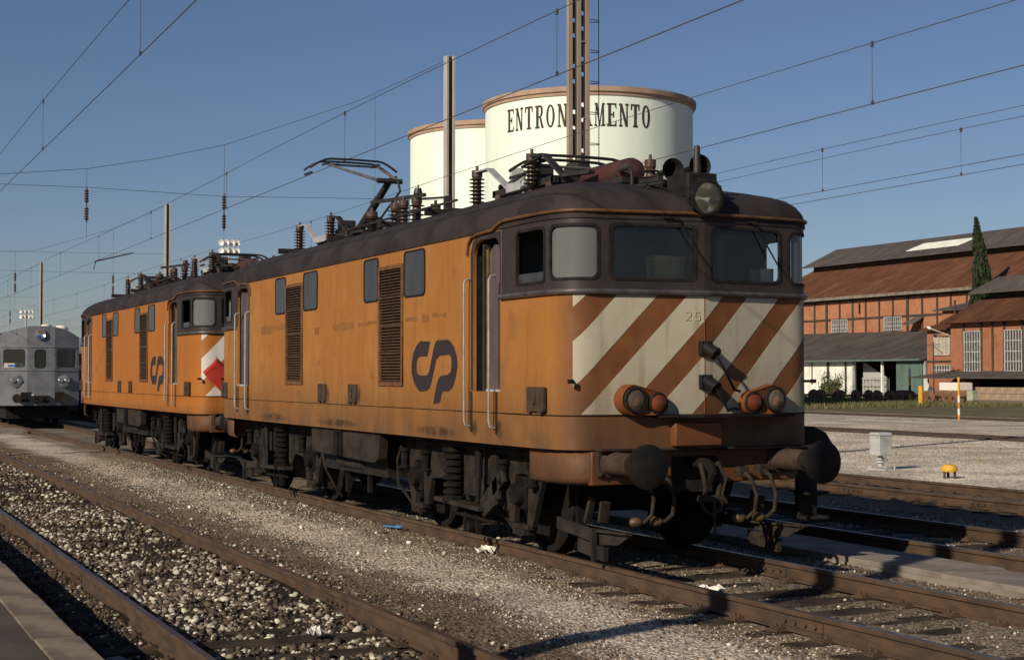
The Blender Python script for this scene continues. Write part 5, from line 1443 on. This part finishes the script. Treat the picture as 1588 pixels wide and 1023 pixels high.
tw = empty('brick_annex', (0,0,0)); tag(tw, 'narrow brick annex with two windows between the shed and the loading dock', 'building')
b = MB(); b.box(-99.6,-95.3,85.0,94,-.2,6.1); b.build('wall', BR2, tw, smooth=0)
slab_roof('roof', (-100.1,84.5,6.1),(-95.28,84.5,6.1),(-95.28,90.5,8.2),(-97.6,90.5,8.2), TILE2, tw)
barred_window(tw, -98.5,-96.5, 3.8, 5.4, 84.98, 4, (4.6,), 'curtain', 'winbar', .05)
barred_window(tw, -98.6,-96.45, 1.95, 2.8, 84.98, 6, (2.4,), 'winpane', 'winbar', .04)
b = MB(); b.box(-99.6,-95.3,84.9,84.99,3.12,3.28); b.build('string_course', MAT['timber'], tw, smooth=0)
b = MB(); b.cyl((-95.5,84.75,.1),(-95.5,84.75,8.6),.1,n=8); b.build('downpipe', MAT['timber'], tw)
m = MB(); m.add([(-99.3,84.4,1.75),(-94.6,82.0,.0),(-99.3,84.4,.0)],[(0,1,2)]); m.box(-99.4,-99.2,84.5,84.7,0,1.8); m.build('ramp_wall', MAT['plaster'], tw, smooth=0)

dk = empty('loading_dock_building', (0,0,0)); tag(dk, 'brick building with tall barred windows above a dark loading dock', 'building')
b = MB(); b.box(-95.2,-55,84.0,96,2.3,6.7); b.box(-95.2,-55,87.5,96,-.1,2.3); b.build('wall', BR2, dk, smooth=0)
for x in (-93.45,-91.25,-89.85,-88.45,-86.3,-84.9,-83.5,-81.4):
    b = MB(); b.box(x-.09,x+.09,83.88,83.99,2.3,6.5); b.build('frame_post', MAT['timber'], dk, smooth=0)
for x in (-92.35,-87.35,-82.4):
    barred_window(dk, x-1.0,x+1.0, 2.32, 5.7, 83.96, 6, (3.1,3.95,4.85), 'winpane', 'winbar', .035)
slab_roof('canopy', (-97.4,81.0,1.75),(-55,81.0,1.75),(-55,83.95,2.30),(-95.4,83.95,2.30), FIB, dk, .1)
b = MB(); b.box(-95,-55,87.2,87.4,-.1,2.2); b.build('dock_back', MAT['black'], dk, smooth=0)
slab_roof('roof', (-95.8,83.2,6.62),(-55,83.2,6.62),(-55,89.2,9.3),(-95.8,89.2,9.3), TILE2, dk)
slab_roof('roof', (-95.8,97,6.62),(-55,97,6.62),(-55,89.21,9.3),(-95.8,89.21,9.3), TILE2, dk)
m = MB(); m.add([(-95.75,83.3,6.5),(-95.75,97,6.5),(-95.75,89.2,9.2)],[(0,1,2)]); m.build('gable', BR2, dk, smooth=0)
b = MB(); b.box(-96.2+1.2,-55,88.2,92,8.7,9.45); b.build('monitor_wall', MAT['timber'], dk, smooth=0)
slab_roof('monitor_roof', (-96.4,87.0,9.35),(-55,87.0,9.35),(-55,90.4,10.9),(-96.2,90.4,10.9), FIB, dk)
slab_roof('monitor_roof', (-96.4,93.6,9.35),(-55,93.6,9.35),(-55,90.41,10.9),(-96.2,90.41,10.9), FIB, dk)
slab_roof('small_roof', (-104.2,89.5,8.15),(-99.5,89.5,8.15),(-99.5,94.5,9.3),(-102.6,94.5,9.3), FIB, dk)
b = MB(); b.box(-103.4,-99.6,90.0,95,5.8,8.15); b.build('small_wall', BR2, dk, smooth=0)
for x in (-82.0,-76,-70):
    b = MB(); b.box(x-.12,x+.12,81.3,81.5,-.1,1.7); b.build('canopy_post', MAT['winbar'], dk, smooth=0)
# stones of the dock wall
STN = M('dock_stone', (.34,.25,.17),(.24,.175,.12), 1.3, rough=.95, bump=.4, bsc=6)
dw = empty('dock_wall', (0,0,0)); tag(dw, 'low wall of pale stone blocks along the loading dock', 'wall')
sb = MB(); sb.box(-.58,.58,-.25,.25,-.26,.26); s0 = sb.build('stone_block', STN, dw, bevel=.03)
k = 0
for x in np.arange(-88.6, -76, 1.2):
    for r_ in (0, 1):
        o = s0 if k == 0 else s0.copy()
        if k: COL.objects.link(o)
        o.parent = dw; o.location = (x + .6*r_, 80.6, .14 + .54*r_); o.rotation_euler = (0,0,random.uniform(-.02,.02)); k += 1

# lamp bracket on the annex
sl = empty('wall_lamp', (-97.6, 84.95, 5.9)); tag(sl, 'street lamp on a curved arm fixed to the brick annex', 'lamp')
b = MB(); b.tube([(1.4,0,-.5),(.8,-.6,-.15),(.0,-1.1,.2)], .05, 6); b.build('lamp_arm', MAT['winbar'], sl); b = MB(); b.lathe([(.02,-.3),(.1,-.22),(.13,.08),(.07,.25),(.02,.3)], (-.2,-1.2,.3), (-1,-.2,.4), 10); b.build('lamp_head', MAT['paperlamp'], sl)
# utility post with bracket
up = empty('utility_post', (-93.0, 80.2, -.1)); tag(up, 'slim dark post with a bracket before the brick dock building', 'post')
b = MB(); b.cyl((0,0,0),(0,0,4.9),.06,n=6); b.bar((-.9,0,4.6),(.9,0,4.7),.06,.06); b.bar((0,0,4.6),(1.2,0,3.9),.05,.05); b.build('post_pole', MAT['timber'], up)

# ------------------------------------------------------------------ small yard things
def wheelset(x, y, rz, lab, grp):
    t = empty('wheelset', (x, y, .34), rz); tag(t, lab, 'wheelset', grp)
    b = MB(); b.lathe([(.05,-1.05),(.075,-1.0),(.075,1.0),(.05,1.05)], (0,0,0), (0,1,0), 8); b.build('axle', MAT['rustw'], t)
    for s in (-1,1):
        b = MB(); b.lathe([(.40,-.06),(.46,-.05),(.44,.06),(.30,.05),(.12,.09),(.12,-.09),(.30,-.04)], (0,s*.8,0), (0,1,0), 18); b.build('wheel', MAT['rustw'], t)
MAT['rustw'] = M('wheel_rust', (.11,.06,.038),(.18,.085,.048), 3, rough=.7)
random.seed(4)
ORD = ['first', 'second', 'third', 'fourth', 'fifth', 'sixth', 'seventh', 'eighth', 'ninth']
for i, (x, y, rz) in enumerate(((-92.4,66.6,.2),(-90.3,66.0,1.25),(-89.2,66.4,.15),(-86.3,66.2,.1),(-85.0,66.5,.25),(-82.9,66.9,.3),(-81.5,67.2,.2),(-80.0,66.6,.35))):
    wheelset(x, y, rz, 'rusty wheelset on the grass before the shed, %s from the left' % ORD[i], 'wheelsets on the grass')
for i, (x, y, rz) in enumerate(((-77.6,67.2,.3),(-76.5,66.7,.2),(-75.6,67.4,.35),(-74.4,67.0,.25))):
    wheelset(x, y, rz, 'rusty wheelset right of the yellow marker post, %s from it' % ORD[i], 'wheelsets by the marker post')
def stripepost(name, loc, h, r, bands, lab, cat='post'):
    t = empty(name, loc); tag(t, lab, cat)
    n = len(bands)
    for i, m_ in enumerate(bands):
        b = MB(); b.cyl((0,0,h*i/n),(0,0,h*(i+1)/n),r,n=10); b.build('post_band', MAT[m_], t)
stripepost('marker_post', (-78.7, 66.0, -.1), 2.5, .09, ['yellow','timber','yellow','paper'], 'tall yellow and dark marker post before the green door')
stripepost('marker_post', (-69.6, 59.5, -.1), 1.3, .16, ['yellow','yellow'], 'short yellow bollard on the grass')
MAT['orangep'] = M('orange_paint', (.62,.22,.05), None, 6)
stripepost('marker_post', (-40.4, 37.5, -.1), 1.9, .05, ['orangep','paper','orangep','paper','yellow','yellow','yellow'], 'thin orange, white and yellow marker pole at the yard road')
gb = empty('relay_cabinet', (-72.0, 66.0, -.1)); tag(gb, 'pale green relay cabinet on the grass near the dock', 'cabinet')
b = MB(); b.box(-.3,.3,-.25,.25,.25,.95); b.build('cabinet_body', M('cabinet_green', (.34,.38,.28), None, 3), gb, bevel=.02); b = MB(); b.box(-.26,.26,-.2,.2,0,.25); b.build('cabinet_plinth', MAT['concrete'], gb, smooth=0)
pk = empty('pallet_stack', (-88.8, 79.0, -.1)); tag(pk, 'white wrapped pallet load standing on a brick plinth', 'pallet')
b = MB(); b.box(-1.15,1.15,-.8,.8,.75,1.42); b.build('wrapped_load', MAT['paper'], pk, bevel=.06); b = MB(); b.box(-1.1,1.1,-.75,.75,0,.6); b.build('plinth', STN, pk, smooth=0); b = MB(); b.box(-1.15,1.15,-.8,.8,.6,.74); b.build('pallet_base', MAT['stick'], pk, smooth=0)
bx_ = empty('equipment_box', (-84.3, 70.0, -.1)); tag(bx_, 'rusty red box beside the wheelsets near the green door', 'box')
b = MB(); b.box(-.4,.4,-.3,.3,0,.8); b.build('box_body', M('red_rust', (.26,.08,.04), None, 3), bx_, bevel=.03); b = MB(); b.box(-.44,.44,-.34,.34,.8,.86); b.build('box_lid', MAT['rustw'], bx_, smooth=0)
# barrier pole, red and white
bp = empty('barrier_pole', (-81.0, 68.0, -.1)); tag(bp, 'red and white barrier pole leaning among the wheelsets', 'barrier')
for i in range(8):
    a = Vector((-4.2+i*.42, 0, .78-i*.085)); c_ = Vector((-4.2+(i+1)*.42, 0, .78-(i+1)*.085))
    b = MB(); b.cyl(a, c_, .045, n=8); b.build('barrier_band', MAT['paper'] if i % 2 == 0 else MAT['lensred'], bp)
b = MB(); b.box(-4.3,-4.15,-.1,.1,0,.85); b.build('barrier_stand', MAT['timber'], bp, smooth=0)
# point machine and yellow marker
pm = empty('switch_indicator', (-13.7, 12.35, -.1)); tag(pm, 'grey signal box on a short stand in the pale yard', 'signal box')
b = MB(); b.box(-.17,.17,-.16,.16,.30,.72); b.prism([(-.19,.72),(.19,.72),(.12,.78),(-.12,.78)], -.18, .18); b.build('box_body', MAT['metalgrey'], pm, bevel=.012)
b = MB(); b.cyl((0,0,.08),(0,0,.30),.055,n=12); b.lathe([(.1,.22),(.1,.25)], (0,0,0), (0,0,1), 12); b.lathe([(.1,.15),(.1,.18)], (0,0,0), (0,0,1), 12); b.build('stand', MAT['metalgrey'], pm)
b = MB(); b.box(-.24,.34,-.16,.16,0,.035)
for (x, y) in ((-.2,-.12),(.3,-.12),(.3,.12)): b.cyl((x,y,.03),(x,y,.08),.02,n=6)
b.build('base_plate', MAT['metalgrey'], pm, smooth=0)
ym = empty('ground_signal', (-11.0, 11.85, -.1)); tag(ym, 'small yellow domed marker on legs beside the rails', 'marker')
b = MB(); b.lathe([(.15,.13),(.16,.15),(.155,.2),(.11,.255),(.02,.27)], (0,0,0), (0,0,1), 18); b.build('dome', MAT['yellow'], ym)
for a in range(3): b = MB(); b.cyl((.11*math.cos(a*2.1+.5),.11*math.sin(a*2.1+.5),0),(.11*math.cos(a*2.1+.5),.11*math.sin(a*2.1+.5),.15),.025,n=8); b.build('leg', MAT['timber'], ym)

# litter
def crumple(name, loc, s, mat, lab, seed, flat=.5, cat='litter'):
    r_ = random.Random(seed); b = MB(); n = 7; vs = []
    for i in range(n):
        for j in range(n):
            vs.append(((i/(n-1)-.5)*s[0] + r_.uniform(-.12,.12)*s[0], (j/(n-1)-.5)*s[1] + r_.uniform(-.12,.12)*s[1], r_.uniform(0,1)*s[2]))
    b.add(vs, [(i*n+j,(i+1)*n+j,(i+1)*n+j+1,i*n+j+1) for i in range(n-1) for j in range(n-1)])
    o = b.build(name, MAT[mat], None, smooth=0); o.location = loc; o.rotation_euler = (0,0,r_.uniform(0,3)); tag(o, lab, cat)
    m_ = o.modifiers.new('thickness','SOLIDIFY'); m_.thickness = .004
b = MB(); b.bar((-.24,-.03,0),(.24,.03,.02),.07,.02); b.bar((.12,.02,.025),(.26,.03,.03),.06,.03)
o = b.build('plastic_strip', MAT['blue'], None, bevel=.006); o.location = (-6.7,-1.03,-.125); tag(o, 'bright blue plastic strip lying beside the near rail', 'litter')
crumple('paper_scrap', (-3.7,-1.0,-.15), (.22,.16,.09), 'paper', 'crumpled white paper against the near rail', 1)
crumple('paper_scrap', (.30,-.55,-.15), (.26,.2,.12), 'paper', 'crumpled grey paper between the rails before the leading locomotive', 2)
crumple('paper_scrap', (1.25,-6.10,-.22), (.38,.22,.10), 'bag', 'crumpled bag in the gap between platform and rail', 3)
crumple('paper_scrap', (.9,-4.45,-.13), (.14,.1,.07), 'paper', 'small white scrap lying on the sleepers of the foreground track', 4)

# ------------------------------------------------------------------ vegetation
def leaf_mat(name, c1, c2):
    m, t, n, l, p = new_mat(name)
    oi = n.new('ShaderNodeAttribute'); oi.attribute_name = 'tone'
    col = mixc(t, oi.outputs['Fac'], c1, c2); l.new(col, p.inputs['Base Color']); p.inputs['Roughness'].default_value = .7; p.inputs['Specular IOR Level'].default_value = .2
    return m
def leaf_cloud(name, pts, size, mat, parent=None, seed=0, up=.0):
    r = np.random.default_rng(seed); n = len(pts)
    d1 = r.normal(0,1,(n,3)); d1[:,2] += up*2.5; d1 /= np.linalg.norm(d1,axis=1)[:,None]
    d2 = np.cross(d1, r.normal(0,1,(n,3))); d2 /= np.linalg.norm(d2,axis=1)[:,None]
    s = (size*r.uniform(.6,1.3,n))[:,None]
    v = np.stack([pts - d1*s, pts + d2*s*.45, pts + d1*s, pts - d2*s*.45], 1).reshape(-1,3)
    f = (np.arange(n)[:,None]*4 + np.arange(4)[None]).tolist()
    me = bpy.data.meshes.new(name); me.from_pydata(v.tolist(), [], f)
    a = me.attributes.new('tone','FLOAT','POINT'); a.data.foreach_set('value', np.repeat(r.random(n),4).astype(np.float32))
    me.materials.append(mat); me.update()
    return link(bpy.data.objects.new(name, me), parent)
def cyp_pts(n, h, w, seed, lean=.0):
    r = np.random.default_rng(seed)
    z = r.random(n)**.9; a = r.uniform(0,6.283,n)
    rad = w*np.minimum(1, (1-z)*1.7)**1.05*np.minimum(1,.55+z*1.6)*(.45+.6*r.random(n))*(1+.22*np.sin(a*3+z*13)+.12*np.sin(a*5-z*29))
    return np.stack([rad*np.cos(a)+lean*z*z, rad*np.sin(a), z*h],1)
LC = leaf_mat('cypress_leaf', (.014,.022,.011), (.036,.050,.021))
cy = empty('cypress_tree', (-98.6, 91.0, 5.4)); cy.location = (-98.9, 91.4, -.2); tag(cy, 'dark slender cypress rising in front of the workshop roof', 'tree')
b = MB(); b.cyl((0,0,0),(0,0,9),.3,.15,n=8); b.cyl((0,0,9),(-.9,0,15.5),.15,.03,n=6); b.build('trunk', MAT['bark'], cy)
p1 = cyp_pts(9000, 13.2, 1.12, 1, -1.25); p1[:,2] += 3.6
p2 = cyp_pts(3200, 6.4, .75, 2, -.1) + np.array([-1.45,.0,5.0]); p3 = cyp_pts(900, 3.6, .38, 5, -.25) + np.array([-1.15,0,13.2])
leaf_cloud('crown', np.concatenate([p1,p2,p3]), .24, LC, cy, 3, 1.3)
LB = leaf_mat('bush_leaf', (.055,.070,.028), (.13,.13,.06))
bu = empty('bush', (-110.3, 82.0, -.1)); tag(bu, 'loose green bush growing before the white shed wall', 'bush')
r = np.random.default_rng(8); b = MB(); P_ = []
for i in range(22):
    a = r.uniform(0,6.28); L_ = r.uniform(1.0,2.6); tip = np.array([math.cos(a)*L_*.75, math.sin(a)*L_*.5, L_*r.uniform(.5,1.0)])
    b.tube([(0,0,0), tuple(tip*.5+np.array([0,0,.15])), tuple(tip)], [.05,.03,.012], 5)
    for k in range(90): P_.append(tip*r.uniform(.45,1.05) + r.normal(0,.22,3))
b.build('stem', MAT['bark'], bu); leaf_cloud('crown', np.array(P_), .12, LB, bu, 9)
# grass: uncountable, one object
def grass(name, label, areas, seed, c1, c2):
    r = np.random.default_rng(seed); V = []; F = []; T = []
    for (x0,x1,y0,y1,n,h) in areas:
        x = r.uniform(x0,x1,n); y = r.uniform(y0,y1,n)
        m = vnoise(x*1.0, y*1.0, 2.2, seed) > .30; x, y = x[m], y[m]; n = len(x)
        a = r.uniform(0,6.283,n); hh = h*r.uniform(.4,1.3,n); w = h*.14
        base = len(V)
        p0 = np.stack([x-np.cos(a)*w, y-np.sin(a)*w, np.full(n,-.11)],1); p1_ = np.stack([x+np.cos(a)*w, y+np.sin(a)*w, np.full(n,-.11)],1)
        p2_ = np.stack([x+r.normal(0,h*.3,n), y+r.normal(0,h*.3,n), -.11+hh],1)
        vv = np.stack([p0,p1_,p2_],1).reshape(-1,3); V.append(vv); T.append(np.repeat(r.random(n),3))
    V = np.concatenate(V); T = np.concatenate(T); n = len(V)//3
    me = bpy.data.meshes.new(name); me.from_pydata(V.tolist(), [], np.arange(n*3).reshape(-1,3).tolist())
    at = me.attributes.new('tone','FLOAT','POINT'); at.data.foreach_set('value', T.astype(np.float32)); me.materials.append(leaf_mat(name+'_leaf', c1, c2)); me.update()
    return tag(link(bpy.data.objects.new(name, me)), label, 'grass', kind='stuff')
grass('grass', 'rough green grass strip around the wheelsets before the sheds', [(-112,-64,44.5,64.5,42000,.26),(-112,-76,64.5,70,6000,.32)], 21, (.055,.07,.026), (.16,.145,.068))
grass('dry_grass', 'sparse dry tufts in the pale yard', [(-24,-14,13.5,22,900,.10),(-40,-5,22,24.2,900,.10)], 22, (.16,.14,.06), (.30,.25,.13))
